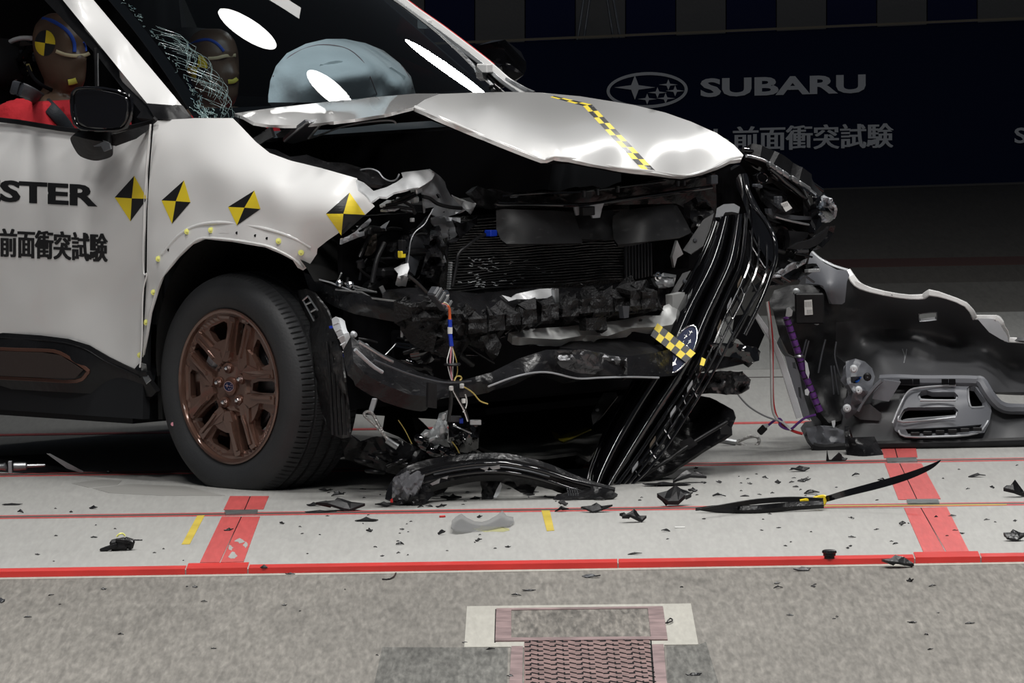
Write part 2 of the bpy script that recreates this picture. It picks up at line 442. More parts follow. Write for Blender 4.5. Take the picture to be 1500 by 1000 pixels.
# red steel edging of the lane, in lengths with joints
def edging():
    cuts = [-9, G(272, 834).x, G(364, 830).x, G(905, 822).x, G(1340, 818).x, G(1437, 817).x, 12]
    for i in range(len(cuts) - 1):
        a = lineat(eA, eD, cuts[i] + .002); b = lineat(eA, eD, cuts[i + 1] - .002); n = Vector((-eD.y, eD.x, 0))
        wide = .16 if i in (1, 4) else .10
        slabz('edge_bar', [a - n * .004, b - n * .004, b + n * wide, a + n * wide], ZL - .003, .003 + (.001 if wide > .1 else 0), REDB, floor)
    a = lineat(eA, eD, -9); b = lineat(eA, eD, 12); n = Vector((-eD.y, eD.x, 0))
    slabz('mortar_line', [a - n * .06, b - n * .06, b, a], -.06, ZL + .0015, PALE, near)
edging()
def floor_line(p, q, wd, mm, h=.0012, x0=-9, x1=12, name='red_line', off=0.0):
    a, d = gline(p, q); n = Vector((-d.y, d.x, 0)); s = lineat(a, d, x0) + n * off; e = lineat(a, d, x1) + n * off
    return slabz(name, [s - n * wd / 2, e - n * wd / 2, e + n * wd / 2, s + n * wd / 2], -.004, h, mm, floor)
for p, q in (((0, 757.5), (1500, 737.5)), ((0, 696), (1500, 672.5))):
    floor_line(p, q, .115, REDP, .001); floor_line(p, q, .05, GROOVE, .0016, name='rail_groove')
floor_line((1080, 620), (1160, 618.7), .07, REDP, .001 + .001)
floor_line((1210, 386), (1500, 381), .5, mat('falloff_red_line', (.055, .022, .018), .7), .001)  # red darkened to paint the weak light at the far end
floor_line((1205, 741.5), (1475, 739.5), .025, YTAPE, .0018, G(1205, 741).x, G(1475, 740).x, name='yellow_line')
floor_line((1080, 553), (1160, 552), .03, GROOVE, .0015 , name='slab_joint')
for q in ([(337, 727), (366, 727), (357.5, 747), (327.5, 747)], [(367.5, 727), (394, 727), (386, 746), (359, 747)],
          [(325, 757), (353, 757), (321.5, 824), (293, 824)], [(354.5, 757), (381, 757), (357, 823), (323, 824)],
          [(1290, 652), (1309, 652), (1314, 671), (1295, 671)], [(1310.5, 652), (1341, 652), (1344, 670), (1315.5, 671)],
          [(1296, 679), (1317, 679), (1342.5, 732), (1316, 732)], [(1318.5, 679), (1350, 679), (1378, 731), (1344, 732)],
          [(1324, 744), (1348, 744), (1386, 811), (1354, 812)], [(1349.5, 744), (1387, 743), (1421, 811), (1388, 811)]):
    gslab('red_marking_plate', q, REDP, floor, .0018)
for q in ([(365.5, 727), (368, 727), (359.5, 747), (357, 747)], [(352.5, 757), (355, 757), (324, 830), (320.5, 830)], [(1308.5, 652), (1311, 652), (1316, 671), (1313.5, 671)], [(1316.5, 679), (1319, 679), (1344.5, 732), (1342, 732)], [(1347.5, 744), (1350, 744), (1389, 816), (1386, 816)]):
    gslab('expansion_joint', q, MATT, floor, .001)
def ragged(cx, cy, rx, ry, n, seed):
    r_ = random.Random(seed); return [(cx + rx * math.cos(2 * PI * i / n) * r_.uniform(.5, 1.1), cy + ry * math.sin(2 * PI * i / n) * r_.uniform(.4, 1.1)) for i in range(n)]
for i, (cx, cy, rx, ry) in enumerate([(341, 815, 7, 6), (352, 793, 9, 4), (338, 803, 4, 5), (360, 799, 4, 5)]):
    gslab('worn_paint_patch', ragged(cx, cy, rx, ry, 11, i), LANE, floor, .0022)
for q in ([(329, 749.5), (378, 748.5), (376, 754), (331, 755)], [(1298, 673), (1342, 672), (1344, 677), (1300, 678)], [(1328, 733.5), (1374, 733), (1376, 739), (1330, 739.5)]):
    gslab('rail_clip', q, STRAP, floor, .006)
tapes = [tag(gslab('floor_tape', [(289, 755.5), (300, 755), (278, 797), (266, 797.5)], YTAPE, None, .0015), 'strip of yellow floor tape left of the left red cross strip', 'tape', 'yellow tape strips'),
         tag(gslab('floor_tape', [(793, 747.5), (805, 746.5), (812, 777), (801, 778)], YTAPE, None, .0015), 'strip of yellow floor tape in the middle of the lane', 'tape', 'yellow tape strips')]
# oily smear and stains belong to the floor
STAIN = mat('damp_stain', (.30, .295, .28), .45); STAINY = mat('coolant_stain', (.44, .43, .22), .35)
gslab('damp_stain', [(105, 708), (150, 702), (178, 704), (172, 710), (130, 714)], STAIN, floor, .0008)
gslab('damp_stain', [(135, 715), (190, 709), (270, 712), (330, 726), (240, 726), (160, 722)], STAIN, floor, .0008)
gslab('coolant_stain', ragged(718, 774, 32, 6, 14, 5), STAINY, floor, .0006)
# concrete repairs in the foreground
for q in ([(560, 948), (680, 948.5), (744, 949), (742, 1040), (540, 1040)], [(976, 946), (1022, 945.5), (1034, 940), (1052, 1000), (1062, 1050), (980, 1050)]):
    gslab('concrete_patch', q, RAWD, near, .0012, ZL)
hatch = empty('floor_hatch', G(850, 915, ZL), 'worn red steel pit hatch with tread plate and pale mortar surround in the foreground', 'hatch')
gslab('mortar_surround', [(684, 888.5), (1012, 884.5), (1023, 944.5), (973, 945), (973, 949), (748, 949), (748, 948), (680, 948.5)], PALE, hatch, .002, ZL)
fr = [(727, 893.5), (971, 890.5), (978, 939), (725.5, 941)]; inn = [(749, 896), (949, 893.5), (953.5, 935), (749, 936.5)]
for a in range(4):
    b = (a + 1) % 4; gslab('frame_bar', [fr[a], fr[b], inn[b], inn[a]], REDW, hatch, .006, ZL)
gslab('shadow_gap', [(725.5, 893), (727.5, 893), (726, 942), (724, 942)], MATT, hatch, .0025, ZL)
gslab('concrete_infill', inn, INF, hatch, .004, ZL)
gslab('tread_plate', [(768, 939.5), (951.5, 938), (959, 1050), (768, 1050)], mat('tread_steel', (.27, .175, .165), .42, .45, var=.3, vs=20), hatch, .004, ZL)
gslab('side_rail', [(749, 948), (766, 948), (764, 1050), (744, 1050)], REDW, hatch, .004, ZL)
gslab('side_rail', [(955, 945.5), (972, 945), (981, 1050), (963, 1050)], REDW, hatch, .004, ZL)
gslab('shadow_gap', [(952.5, 939), (954.5, 939), (962, 1050), (960, 1050)], MATT, hatch, .0025, ZL)
def tread():
    vs = []; fs = []; m = []
    P0 = G(768, 939.5, ZL); P1 = G(951.5, 938, ZL); wd = P1.x - P0.x; d0 = P0.y; sy = .115
    def bar(x, y, lx, ly, sh=0):
        b = len(vs)
        for dx, dy, z in ((-lx, -ly, .004), (lx, -ly + sh, .004), (lx, ly + sh, .004), (-lx, ly, .004), (-lx * .85, -ly * .5, .0056), (lx * .85, -ly * .5 + sh, .0056), (lx * .85, ly * .5 + sh, .0056), (-lx * .85, ly * .5, .0056)):
            vs.append(Vector((x + dx, y + dy, ZL + z)))
        for f in ((4, 5, 6, 7), (0, 1, 5, 4), (1, 2, 6, 5), (2, 3, 7, 6), (3, 0, 4, 7)): fs.append(tuple(b + i for i in f))
    nc = 20
    for j in range(13):
        for i in range(nc):
            x = P0.x + wd * (i + .5) / nc; y = d0 - sy * (j + .5) + (.05 if i % 2 else 0)
            k = i % 4
            if k == 0: bar(x, y, wd / nc * .46, .012); bar(x + wd / nc * .4, y + .022, .0022, .03)
            elif k == 2: bar(x, y, wd / nc * .46, .012); bar(x - wd / nc * .4, y + .022, .0022, .03)
            else: bar(x, y, wd / nc * .55, .010, -.035)
    o = mesh('tread_ridges', vs, fs, hatch.children[7].data.materials[0], hatch, False); o['kind'] = 'stuff'
tread()

# ---- the far end of the hall
bA, bB = G(1210, 275.5), G(1500, 267)
bn = (bB - bA).normalized(); bN = Vector((bn.y, -bn.x, 0)); 
if bN.y > 0: bN = -bN
def Bn(px, py, off=.006): return hit(px, py, bN, bA + bN * off)
def wallquad(name, c, th, mm, parent=None, off=0.0):
    """c: four pixel corners on the banner plane; off > 0 towards the viewer."""
    f = [Bn(x, y, off) for x, y in c]; bk = [p - bN * th for p in f]
    return mesh(name, f + bk, [(0, 1, 2, 3), (7, 6, 5, 4), (0, 4, 5, 1), (1, 5, 6, 2), (2, 6, 7, 3), (3, 7, 4, 0)], mm, parent, False)
banner = empty('sponsor_banner', Bn(1000, 282, 0), 'long navy banner with grey lettering and oval star emblem standing along the far wall', 'banner')
wallquad('banner_cloth', [(-700, 336), (2300, 242), (2300, -4), (-700, 125)], .03, NAVY, banner)
wallquad('top_rail', [(-700, 123), (2300, -6), (2300, -9), (-700, 120)], .05, mat('banner_rail', (.30, .25, .18), .6), banner, .01)
wallquad('foot_kerb', [(-700, 345), (2300, 251), (2300, 243), (-700, 337)], .2, mat('kerb', (.13, .12, .11), .8), banner, .1)
text('lettering', 'SUBARU', [(1026, 142.5), (1268, 136), (1026, 115)], Bn, STEXT, banner, .035)
text('lettering', 'ト前面衝突試験', [(1046, 222), (1308, 216), (1046, 186)], Bn, STEXT, banner, .007, copies=(-1.0, 0, 1.0))
text('lettering', 'SUBARU', [(1486, 210), (1640, 206), (1486, 187)], Bn, STEXT, banner, .02)
def ringmesh(name, cx, cy, rx, ry, wd, mp, mm, parent, tilt=0.0, n=48):
    vs = []; fs = []
    for i in range(n):
        a = 2 * PI * i / n
        for k in (0, 1):
            x = (rx - wd * k) * math.cos(a); y = (ry - wd * k) * math.sin(a)
            vs.append(mp(cx + x * math.cos(tilt) - y * math.sin(tilt), cy + x * math.sin(tilt) + y * math.cos(tilt)))
    for i in range(n):
        j = (i + 1) % n; fs.append((2 * i, 2 * j, 2 * j + 1, 2 * i + 1))
    return mesh(name, vs, fs, mm, parent, False)
def star(name, cx, cy, rx, ry, mp, mm, parent, tilt=0.0, pinch=.2):
    pts = [mp(cx, cy)]
    for i in range(8):
        a = PI / 4 * i; q = 1 if i % 2 == 0 else pinch * 1.3; x = rx * q * math.cos(a); y = ry * q * math.sin(a)
        pts.append(mp(cx + x * math.cos(tilt) - y * math.sin(tilt), cy + x * math.sin(tilt) + y * math.cos(tilt)))
    return mesh(name, pts, [(0, i + 1, (i + 1) % 8 + 1) for i in range(8)], mm, parent, False)
ringmesh('oval_ring', 948, 132, 59.5, 26.5, 4.5, Bn, STEXT, banner, -.03)
star('emblem_star', 930, 128, 30, 18, Bn, STEXT, banner)
for x, y in ((979, 124), (963, 135.5), (989, 133), (948, 145), (975, 144)): star('emblem_star', x, y, 14, 8, Bn, STEXT, banner)
wall = wallquad('wall_back', [(-3000, 405), (3500, 204), (3500, -1200), (-3000, -1200)], .1, mat('back_wall', (.05, .05, .055), .9), None, -1.2); wall['kind'] = 'structure'
i = 1; x = 549.2-73.6*16
while x < 2250:
    y = 48 - (x - 700) * .035
    wallquad('wall_panel', [(x, y + 25), (x + 72, y + 23), (x + 72, -330), (x, -330)], .03, CURG if i % 2 else CURB, wall, -.9)
    x += 73.6; i += 1
tri = empty('light_stand', Bn(877, 48, -.2), 'spindly grey metal stand partly hidden above the navy banner', 'stand')
for a, b in (((864, -60), (846, 60)), ((872, -60), (855, 60)), ((880, -60), (899, 60)), ((888, -60), (909, 60))):
    tube('leg', [Bn(*a, -.3), Bn(*b, -.3)], .006, GREYP if False else SILV, tri, 6)
# ================================================================== THE CAR
CAR = empty('crashed_car', W0, 'white estate car with smashed front, crumpled bonnet and bronze wheel', 'car')
def mid(*p): return sum((Vector(q) for q in p), Vector()) / len(p)
# ---- body side
DOORF = field([(-20, 180, .05), (100, 190, .045), (220, 180, .05), (-20, 240, .0), (215, 240, .005), (100, 300, -.012), (213, 330, .0),
               (0, 390, -.01), (120, 400, -.005), (213, 430, .012), (160, 440, .02), (60, 460, .0), (-20, 490, .012), (100, 497, .012), (160, 522, .02), (213, 535, .03)])
door = sheet('front_door', [(-160, 165), (0, 178), (60, 186), (105, 193), (150, 196), (212, 186), (223, 181), (217, 240), (213, 310), (212, 400), (210, 450), (208, 500), (206, 541), (196, 543), (160, 524), (128, 506), (100, 498), (60, 493), (0, 489), (-160, 478)],
             WHITE, CAR, 'v', DOORF, 10, .02, rough=.004, rs=2)
fender = sheet('front_wing', [(225, 177), (250, 175), (285, 173), (341, 173), (352, 184), (375, 208), (395, 224), (425, 235), (470, 246), (523, 261), (526, 277), (538, 290), (549, 302), (531, 318), (505, 335), (480, 352), (465, 364), (464, 372), (452, 390), (444, 396),
               (436, 392), (429, 381), (412, 372), (388, 362), (340, 354), (300, 350), (282, 358), (262, 377), (240, 404), (232, 425), (222, 458), (217, 490), (211, 520), (208, 528), (209, 500), (213, 450), (215, 400), (216, 310), (220, 240)],
               WHITE, CAR, 'v', [(225, 177, .05), (341, 173, .10), (280, 176, .07), (375, 208, .09), (300, 200, .045), (523, 261, .13), (430, 237, .10), (549, 302, .15), (470, 290, .03), (500, 320, .05), (440, 394, .05), (465, 364, .06), (390, 330, -.01),
                                 (300, 310, -.008), (250, 260, .0), (400, 270, .0), (320, 250, .0), (300, 345, -.022), (380, 352, -.02), (430, 380, .02), (262, 372, -.02), (240, 400, -.018), (222, 450, .005), (213, 500, .02), (210, 520, .03), (214, 310, .0), (214, 420, .01)],
               9, .003, rough=.004, rs=2.2)
# flange round the wheel opening: a rolled lip standing a little proud
arch = [(211, 522), (217, 488), (222, 458), (231, 428), (241, 404), (262, 377), (282, 358), (300, 350.5), (340, 353), (388, 361), (412, 371), (430, 381), (444, 394)]
bf = onto(fender, .001)
tube('arch_lip', [bf(x - (2 if i < 6 else 0), y - (0 if i < 6 else 2)) for i, (x, y) in enumerate(arch)], .004, WHITE, CAR, 6, ncat=3)
arch2 = [(238, 372), (262, 345), (290, 330), (330, 326), (380, 333), (425, 346), (455, 362)]
tube('arch_crease', [bf(x, y) + fwd * .004 for x, y in arch2], .006, WHITE, CAR, 8, ncat=4)
tube('panel_gap', [S(x, y, .004) for x, y in ((224, 180), (219, 240), (215, 310), (214, 360), (213, 410), (211, 450), (209, 500), (207, 530))], .0025, MATT, CAR, 6)
tube('door_edge', [S(x, y, -.003) for x, y in ((220.5, 182), (215, 240), (211, 310), (210, 395), (215, 402), (209, 430), (208, 500), (205, 538))], .003, WHITE, CAR, 6)
for x, y in ((274, 339), (309, 337), (408, 353), (441, 370), (232, 379), (225, 428), (214, 472), (205, 520)):
    c = bf(x, y) if x > 206 else S(x, y, .01); o = lathe('trim_clip', [(0, -.009), (.003, -.009), (.0035, -.006), (.009, -.005), (.0095, -.001), (.0095, .002)], c, fwd, rgt, upv, YPL, CAR, 12)
for x, y in ((247, 366), (347, 341), (374, 345), (391, 349)):
    lathe('clip_hole', [(0, -.0006), (.003, -.0008), (.0042, -.001), (.0046, .0)], bf(x, y), fwd, rgt, upv, MATT, CAR, 10)
patch('stamped_plate', [(321, 335), (335, 335.5), (335, 341.5), (321, 341)], bf, [WHITE], CAR, (2, 2))
# sill
sill = sheet('sill_cladding', [(-160, 478), (0, 487), (60, 491), (100, 496), (130, 505), (160, 523), (200, 543), (214, 545), (219, 560), (229, 574), (222, 581), (160, 578), (0, 569), (-160, 562)], BLK, CAR, 'v', [(-160, 478, .012), (0, 487, .01), (130, 505, .012), (210, 545, .02), (0, 530, -.02), (110, 540, -.015), (200, 570, .03), (-160, 562, .03), (0, 569, .03), (160, 578, .04)], 10, .02)
bs_ = onto(sill, .001)
sweep('bronze_trim', [bs_(x, y) for x, y in ((-160, 500), (0, 511), (60, 513), (88, 517), (126, 540), (127, 547), (112, 558), (60, 556), (0, 553), (-160, 545))], rect(.012, .008), BRONZED, CAR, 1.0, closed=False, ncat=3)
sheet('trim_infill', [(-160, 503), (0, 514), (60, 516), (87, 520), (121, 542), (110, 554), (60, 553), (0, 550), (-160, 542)], mat('dark_bronze', (.03, .02, .017), .55, bump=.2), CAR, 'v', -.023, 14, .003)
tube('sill_highlight_edge', [bs_(x, y) for x, y in ((-160, 486), (0, 494.5), (60, 498), (98, 503), (126, 512), (158, 531), (205, 552))], .003, BLK, CAR, 6)
# rumpled lower corner of the wing
sheet('torn_wing_corner', [(205, 531), (214, 534), (216, 548), (221, 556), (214, 562), (209, 552)], SILV, CAR, 'v', [(205, 531, .0), (216, 548, .03), (221, 556, -.01), (209, 552, .02)], 4, .002)
# ---- pillars, glass
pil = sheet('windscreen_pillar', [(-30, -150), (92, 0), (216, 152), (240, 154), (267, 155), (137, 0), (11, -150)], WHITE, CAR, 'v', [(-30, -150, .27), (92, 0, .18), (150, 72, .13), (216, 152, .07), (267, 155, .15), (200, 78, .19), (137, 0, .23), (11, -150, .31), (112, 0, .175), (240, 154, .08), (172, 75, .125)], 8, .05)
sheet('window_frame', [(-70, -150), (62, -3), (141, 80), (206, 164), (200, 172), (228, 175), (282, 175), (267, 154), (215, 151), (92, -1), (-30, -151)], BLK, CAR, 'v', [(-70, -150, .30), (62, -3, .205), (141, 80, .14), (200, 172, .06), (282, 175, .13), (216, 152, .09), (92, 0, .20), (-30, -150, .29), (228, 175, .055)], 9, .02)
sheet('pillar_foot_cover', [(214, 151), (240, 153), (268, 155), (283, 174), (255, 176), (227, 174)], BLK, CAR, 'v', [(214, 151, .065), (268, 155, .145), (283, 174, .13), (227, 174, .05), (250, 160, .075)], 7, .01)
sweep('window_moulding', [S(x, y, .035) for x, y in ((-160, 162), (0, 175.5), (60, 184), (100, 190), (150, 193), (215, 181), (228, 174))], rect(.016, .012), BLK, CAR, 1, ncat=3)
tube('quarter_window_bar', [S(x, y, .12) for x, y in ((139, 70), (141, 100), (142, 165), (142, 195))], .006, BLK, CAR, 6)
tube('quarter_window_bead', [S(x, y, .115) for x, y in ((143.5, 78), (143.5, 100), (144, 126))], .0025, SILV, CAR, 6)
B0 = S(286, 174, .16); B1 = S(742, 136, 1.6); T0 = B0 + (S(148, 0, .235) - B0) * 1.42; T1 = B1 + (S(563, 0, 1.53) - B1) * 1.42 * 174 / 136 * .84
WN = (B1 - B0).cross(T0 - B0).normalized()
if WN.z < 0: WN = -WN
def WS(s, t, off=0.0):
    t = t - .16 * (1 - (2 * s - 1) ** 2) * (1 - t)
    p = (B0 * (1 - s) + B1 * s) * (1 - t) + (T0 * (1 - s) + T1 * s) * t
    b = .105 * (1 - (2 * s - 1) ** 2) + .03 * (1 - (2 * t - 1) ** 2)
    return p + WN * (b + off)
def wsgrid(name, s0, s1, t0, t1, n, m, off, mt, parent):
    vs = [WS(s0 + (s1 - s0) * i / n, t0 + (t1 - t0) * j / m, off) for j in range(m + 1) for i in range(n + 1)]
    fs = [(j * (n + 1) + i, j * (n + 1) + i + 1, (j + 1) * (n + 1) + i + 1, (j + 1) * (n + 1) + i) for j in range(m) for i in range(n)]
    return mesh(name, vs, fs, mt, parent, True, 80)
ws = wsgrid('windscreen', 0, 1, 0, 1, 48, 32, 0, GLASS, CAR)
wsgrid('black_glass_border', 0, .028, 0, 1, 3, 24, -.004, MATT, ws)
wsgrid('black_glass_border', .028, .972, -.03, .055, 36, 2, -.004, MATT, ws)
wsgrid('black_glass_border', .975, 1, 0, 1, 2, 24, -.004, MATT, ws)
def cracks():
    r_ = random.Random(3); vs = []; fs = []
    def thread(P, w_):
        b = len(vs)
        for i, p in enumerate(P):
            d = (P[min(i + 1, len(P) - 1)] - P[max(i - 1, 0)]).normalized(); a = d.cross(WN).normalized() * w_
            vs.extend((p + a, p - a, p + WN * w_))
        for i in range(len(P) - 1):
            for k in range(3): fs.append((b + i * 3 + k, b + i * 3 + (k + 1) % 3, b + i * 3 + 3 + (k + 1) % 3, b + i * 3 + 3 + k))
    for i in range(46):
        t0 = r_.uniform(.02, .42); L = r_.uniform(.08, .22); s = .03 + r_.uniform(0, .045) * (1.3 - abs(t0 - .22) * 3)
        P = []; 
        for k in range(9):
            q = k / 8; P.append(WS(s + .035 * math.sin(q * PI) * r_.uniform(.85, 1.1) + r_.gauss(0, .0008) + (.02 * (1 - q)), max(.0, t0 + L * (q - .5)), .0008))
        thread(P, .00028)
    for i in range(70):
        t0 = r_.uniform(.0, .72); s = .03 + abs(r_.gauss(0, .008)); P = [WS(s, t0, .001)]
        for k in range(3): P.append(P[-1] + (T0 - B0).normalized() * r_.gauss(0, .006) + (B1 - B0).normalized() * r_.gauss(0, .005))
        thread(P, .0004)
    for i in range(60):
        P = [WS(.012 + abs(r_.gauss(0, .022)), abs(r_.gauss(0, .035)), .002)]
        for k in range(3): P.append(P[-1] + (T0 - B0).normalized() * r_.gauss(0, .009) + (B1 - B0).normalized() * r_.gauss(0, .007))
        thread(P, .0007)
    o = mesh('crack_lines', vs, fs, mat('shattered_glass', (.30, .42, .42), .12, 0, spec=.8), ws, False); o['kind'] = 'stuff'
cracks()
# far pillar with silver gutter and red edge
fp = [(775, 138), (745, 117), (722, 97), (690, 72), (650, 42), (630, 28), (610, 14), (575, -12), (400, -140)]
fpv = [1.62, 1.62, 1.61, 1.6, 1.59, 1.58, 1.57, 1.56, 1.5]
sweep('far_windscreen_pillar', [S(x - 3, y + 2, v + .01) for (x, y), v in zip(fp, fpv)], rect(.03, .02), WHITE, CAR, 1, ncat=3)
sweep('gutter_strip', [S(x - 8, y + 4, v - .015) for (x, y), v in zip(fp, fpv)], rect(.014, .014), SILV, CAR, 1, ncat=3)
sweep('red_edge_tape', [S(x + 2, y - 2, v + .03) for (x, y), v in list(zip(fp, fpv))[2:]], rect(.007, .01), CU['red'], CAR, 1, ncat=3)
for x, y in ((625, 33), (712, 98)): box('gutter_clamp', S(x - 2, y + 2, 1.58), (U, V, ZUP), (.05, .03, .03), WHITE, CAR)
sheet('far_mirror', [(712, 98), (722, 94), (740, 95), (746, 101), (743, 111), (728, 113), (715, 108)], GLOSS, CAR, 'v', [(712, 98, 1.74), (746, 101, 1.8), (728, 104, 1.7), (728, 113, 1.75)], 5, .12)
for a, b in (((700, 136), (722, 126)), ((723, 124), (738, 137)), ((706, 131), (735, 134))): tube('wiper_arm', [S(*a, 1.5), S(*b, 1.52)], .006, BLK, CAR, 6)
tube('far_gutter_tail', [S(x, y, 1.63) for x, y in ((735, 112), (752, 122), (770, 132), (782, 137))], .009, SILV, CAR, 6)
# cabin shell (dark inside), roof, far side
def quad3(name, P, th, m, parent=CAR):
    n = (P[1] - P[0]).cross(P[2] - P[0]).normalized(); bk = [p - n * th for p in P]
    return mesh(name, P + bk, [(0, 1, 2, 3), (7, 6, 5, 4), (0, 4, 5, 1), (1, 5, 6, 2), (2, 6, 7, 3), (3, 7, 4, 0)], m, parent, False)
RB = -2.0
r0 = WS(0, 1); r1 = WS(1, 1); rm = WS(.5, 1)
def roof():
    vs = []; fs = []; n = 14; m = 8
    for j in range(m + 1):
        for i in range(n + 1):
            s = i / n; p = WS(s, 1) - U * (j / m * 1.25) + ZUP * (.05 * math.sin(j / m * PI / 2) + .015 * (1 - (2 * s - 1) ** 2)); vs.append(p)
    for j in range(m):
        for i in range(n): k = j * (n + 1) + i; fs.append((k, k + 1, k + n + 2, k + n + 1))
    solid('roof', vs, fs, .03, WHITE, CAR)
roof()
quad3('cabin_floor', [car(-.55, .06, .24), car(-.55, 1.78, .24), car(RB, 1.78, .24), car(RB, .06, .24)], .06, DARK)
quad3('far_side_panel', [car(.0, 1.77, .24), car(.0, 1.77, 1.12), car(RB, 1.77, 1.12), car(RB, 1.77, .24)], .03, DARK)
quad3('cabin_partition', [car(RB + .02, .1, .24), car(RB + .02, 1.76, .24), car(RB + .02, 1.6, 1.72), car(RB + .02, .25, 1.72)], .03, DARK)
quad3('far_window', [car(-.55, 1.75, 1.12), car(-1.1, 1.6, 1.55), car(RB, 1.6, 1.62), car(RB, 1.76, 1.12)], .006, mat('dark_glass', (.01, .012, .014), .05))
quad3('bulkhead', [car(-.5, .12, .25), car(-.5, 1.74, .25), car(-.24, 1.7, 1.07), car(-.24, .14, 1.07)], .03, MATT)
quad3('inner_sill', [car(-.46, .05, .2), car(RB, .05, .2), car(RB, .07, .6), car(-.46, .07, .6)], .03, DARK)
quad3('door_inner_panel', [car(-.4, .09, .5), car(RB, .09, .5), car(RB, .09, 1.1), car(-.4, .09, 1.1)], .02, DARK)
def dash():
    P = [(-.30, .98), (-.36, 1.065), (-.5, 1.085), (-.66, 1.06), (-.74, .98), (-.76, .8), (-.7, .65), (-.5, .6), (-.40, .6)]
    vs = []; n = len(P)
    for k in range(7):
        v = .13 + 1.56 * k / 6
        for u, z in P: vs.append(car(u, v, z))
    fs = [(k * n + j, k * n + (j + 1) % n, (k + 1) * n + (j + 1) % n, (k + 1) * n + j) for k in range(6) for j in range(n)] + [tuple(range(n)), tuple(reversed(range(6 * n, 7 * n)))]
    mesh('dashboard', vs, fs, mat('dashboard_vinyl', (.035, .04, .045), .6, bump=.2, bs=150), CAR, True, 25)
dash()
def seat(v0, nm='front_seat'):
    c = Matrix(((U.x, V.x, 0, 0), (U.y, V.y, 0, 0), (0, 0, 1, 0), (0, 0, 0, 1)))
    P = [car(-1.0, v0, .52), car(-1.42, v0, .55), car(-1.55, v0, .8), car(-1.62, v0, 1.15)]
    sweep(nm, P, rect(.5, .14, .45), DARK, CAR, [1, 1, .98, .9], ref=(U - ZUP * .3).normalized(), sharp=60, ncat=4)
    sweep('headrest', [car(-1.60, v0 - .11, 1.28), car(-1.60, v0, 1.29), car(-1.60, v0 + .11, 1.28)], rect(.17, .10, .45), DARK, CAR, 1, ncat=3, sharp=60)
seat(.42); seat(1.3)
# airbags
bag = sheet('airbag', [(393, 140), (396, 118), (404, 97), (420, 78), (448, 64), (478, 57), (505, 57), (535, 63), (562, 74), (585, 92), (602, 112), (609, 138), (606, 150), (560, 150), (393, 150)], BAG, CAR, 'u',
      [(393, 140, -.82), (404, 97, -.85), (420, 78, -.9), (490, 57, -.95), (562, 74, -.92), (609, 138, -.85), (480, 110, -.62), (540, 110, -.60), (556, 125, -.72), (440, 125, -.70), (585, 125, -.68), (530, 85, -.72), (450, 95, -.74), (500, 150, -.7)], 7, .10, rough=.012, rs=4, sharp=80)
fb = onto(bag, .002)
tube('airbag_seam', [fb(x, y) for x, y in ((400, 112), (425, 82), (465, 66), (505, 70), (530, 88), (542, 112), (552, 138))], .0018, mat('seam_thread', (.35, .25, .25), .8), bag, 5)
tube('airbag_seam', [fb(x, y) for x, y in ((588, 96), (598, 110), (604, 130))], .0018, mat('seam_thread', (.35, .25, .25), .8), bag, 5)
# mirror on the near door
mir = sheet('door_mirror', [(102, 148), (104, 135), (111, 128), (124, 126), (150, 127), (172, 131), (190, 137), (195, 145), (196, 160), (193, 176), (187, 188), (172, 193), (140, 193), (118, 191), (107, 182), (103, 165)], GLOSS, CAR, 'v',
      [(102, 148, -.13), (150, 127, -.14), (196, 150, -.1), (150, 160, -.19), (140, 193, -.14), (187, 188, -.11)], 6, .11, sharp=50)
mf = onto(mir, .002)
sweep('mirror_rim', [mf(x, y) for x, y in ((106, 150), (108, 136), (114, 130), (126, 128.5), (150, 130), (172, 134), (187, 140), (192, 148), (192, 162), (188, 178), (180, 188), (160, 190.5), (125, 189), (111, 180))], rect(.008, .01), GLOSS, mir, 1, closed=True, ncat=3, sharp=60)
sheet('mirror_glass', [(110, 150), (111, 138), (117, 133), (128, 132), (150, 133), (170, 137), (182, 142), (186, 150), (186, 162), (183, 177), (176, 186), (160, 188), (128, 186), (115, 178)], mat('mirror_back', (.006, .006, .008), .25), mir, 'v', -.215, 8, .004)
sheet('mirror_foot', [(103, 204), (108, 199), (124, 203), (140, 206), (160, 210), (165, 227), (150, 234), (136, 235), (118, 229), (109, 218)], BLK, CAR, 'v', [(103, 204, -.12), (165, 227, -.05), (136, 220, -.11), (136, 235, -.06)], 4, .05, curve=True)
sheet('mirror_arm', [(112, 190), (140, 194), (165, 198), (190, 190), (222, 181), (223, 186), (200, 203), (170, 214), (150, 210), (130, 203)], BLK, CAR, 'v', [(112, 190, -.12), (165, 198, -.08), (223, 183, .03), (150, 210, -.09)], 7, .03)
sheet('exposed_mirror_bracket', [(130, 206), (143, 208), (150, 205), (160, 210), (162, 218), (152, 222), (148, 214), (138, 215)], SILV, CAR, 'v', -.125, 4, .006)
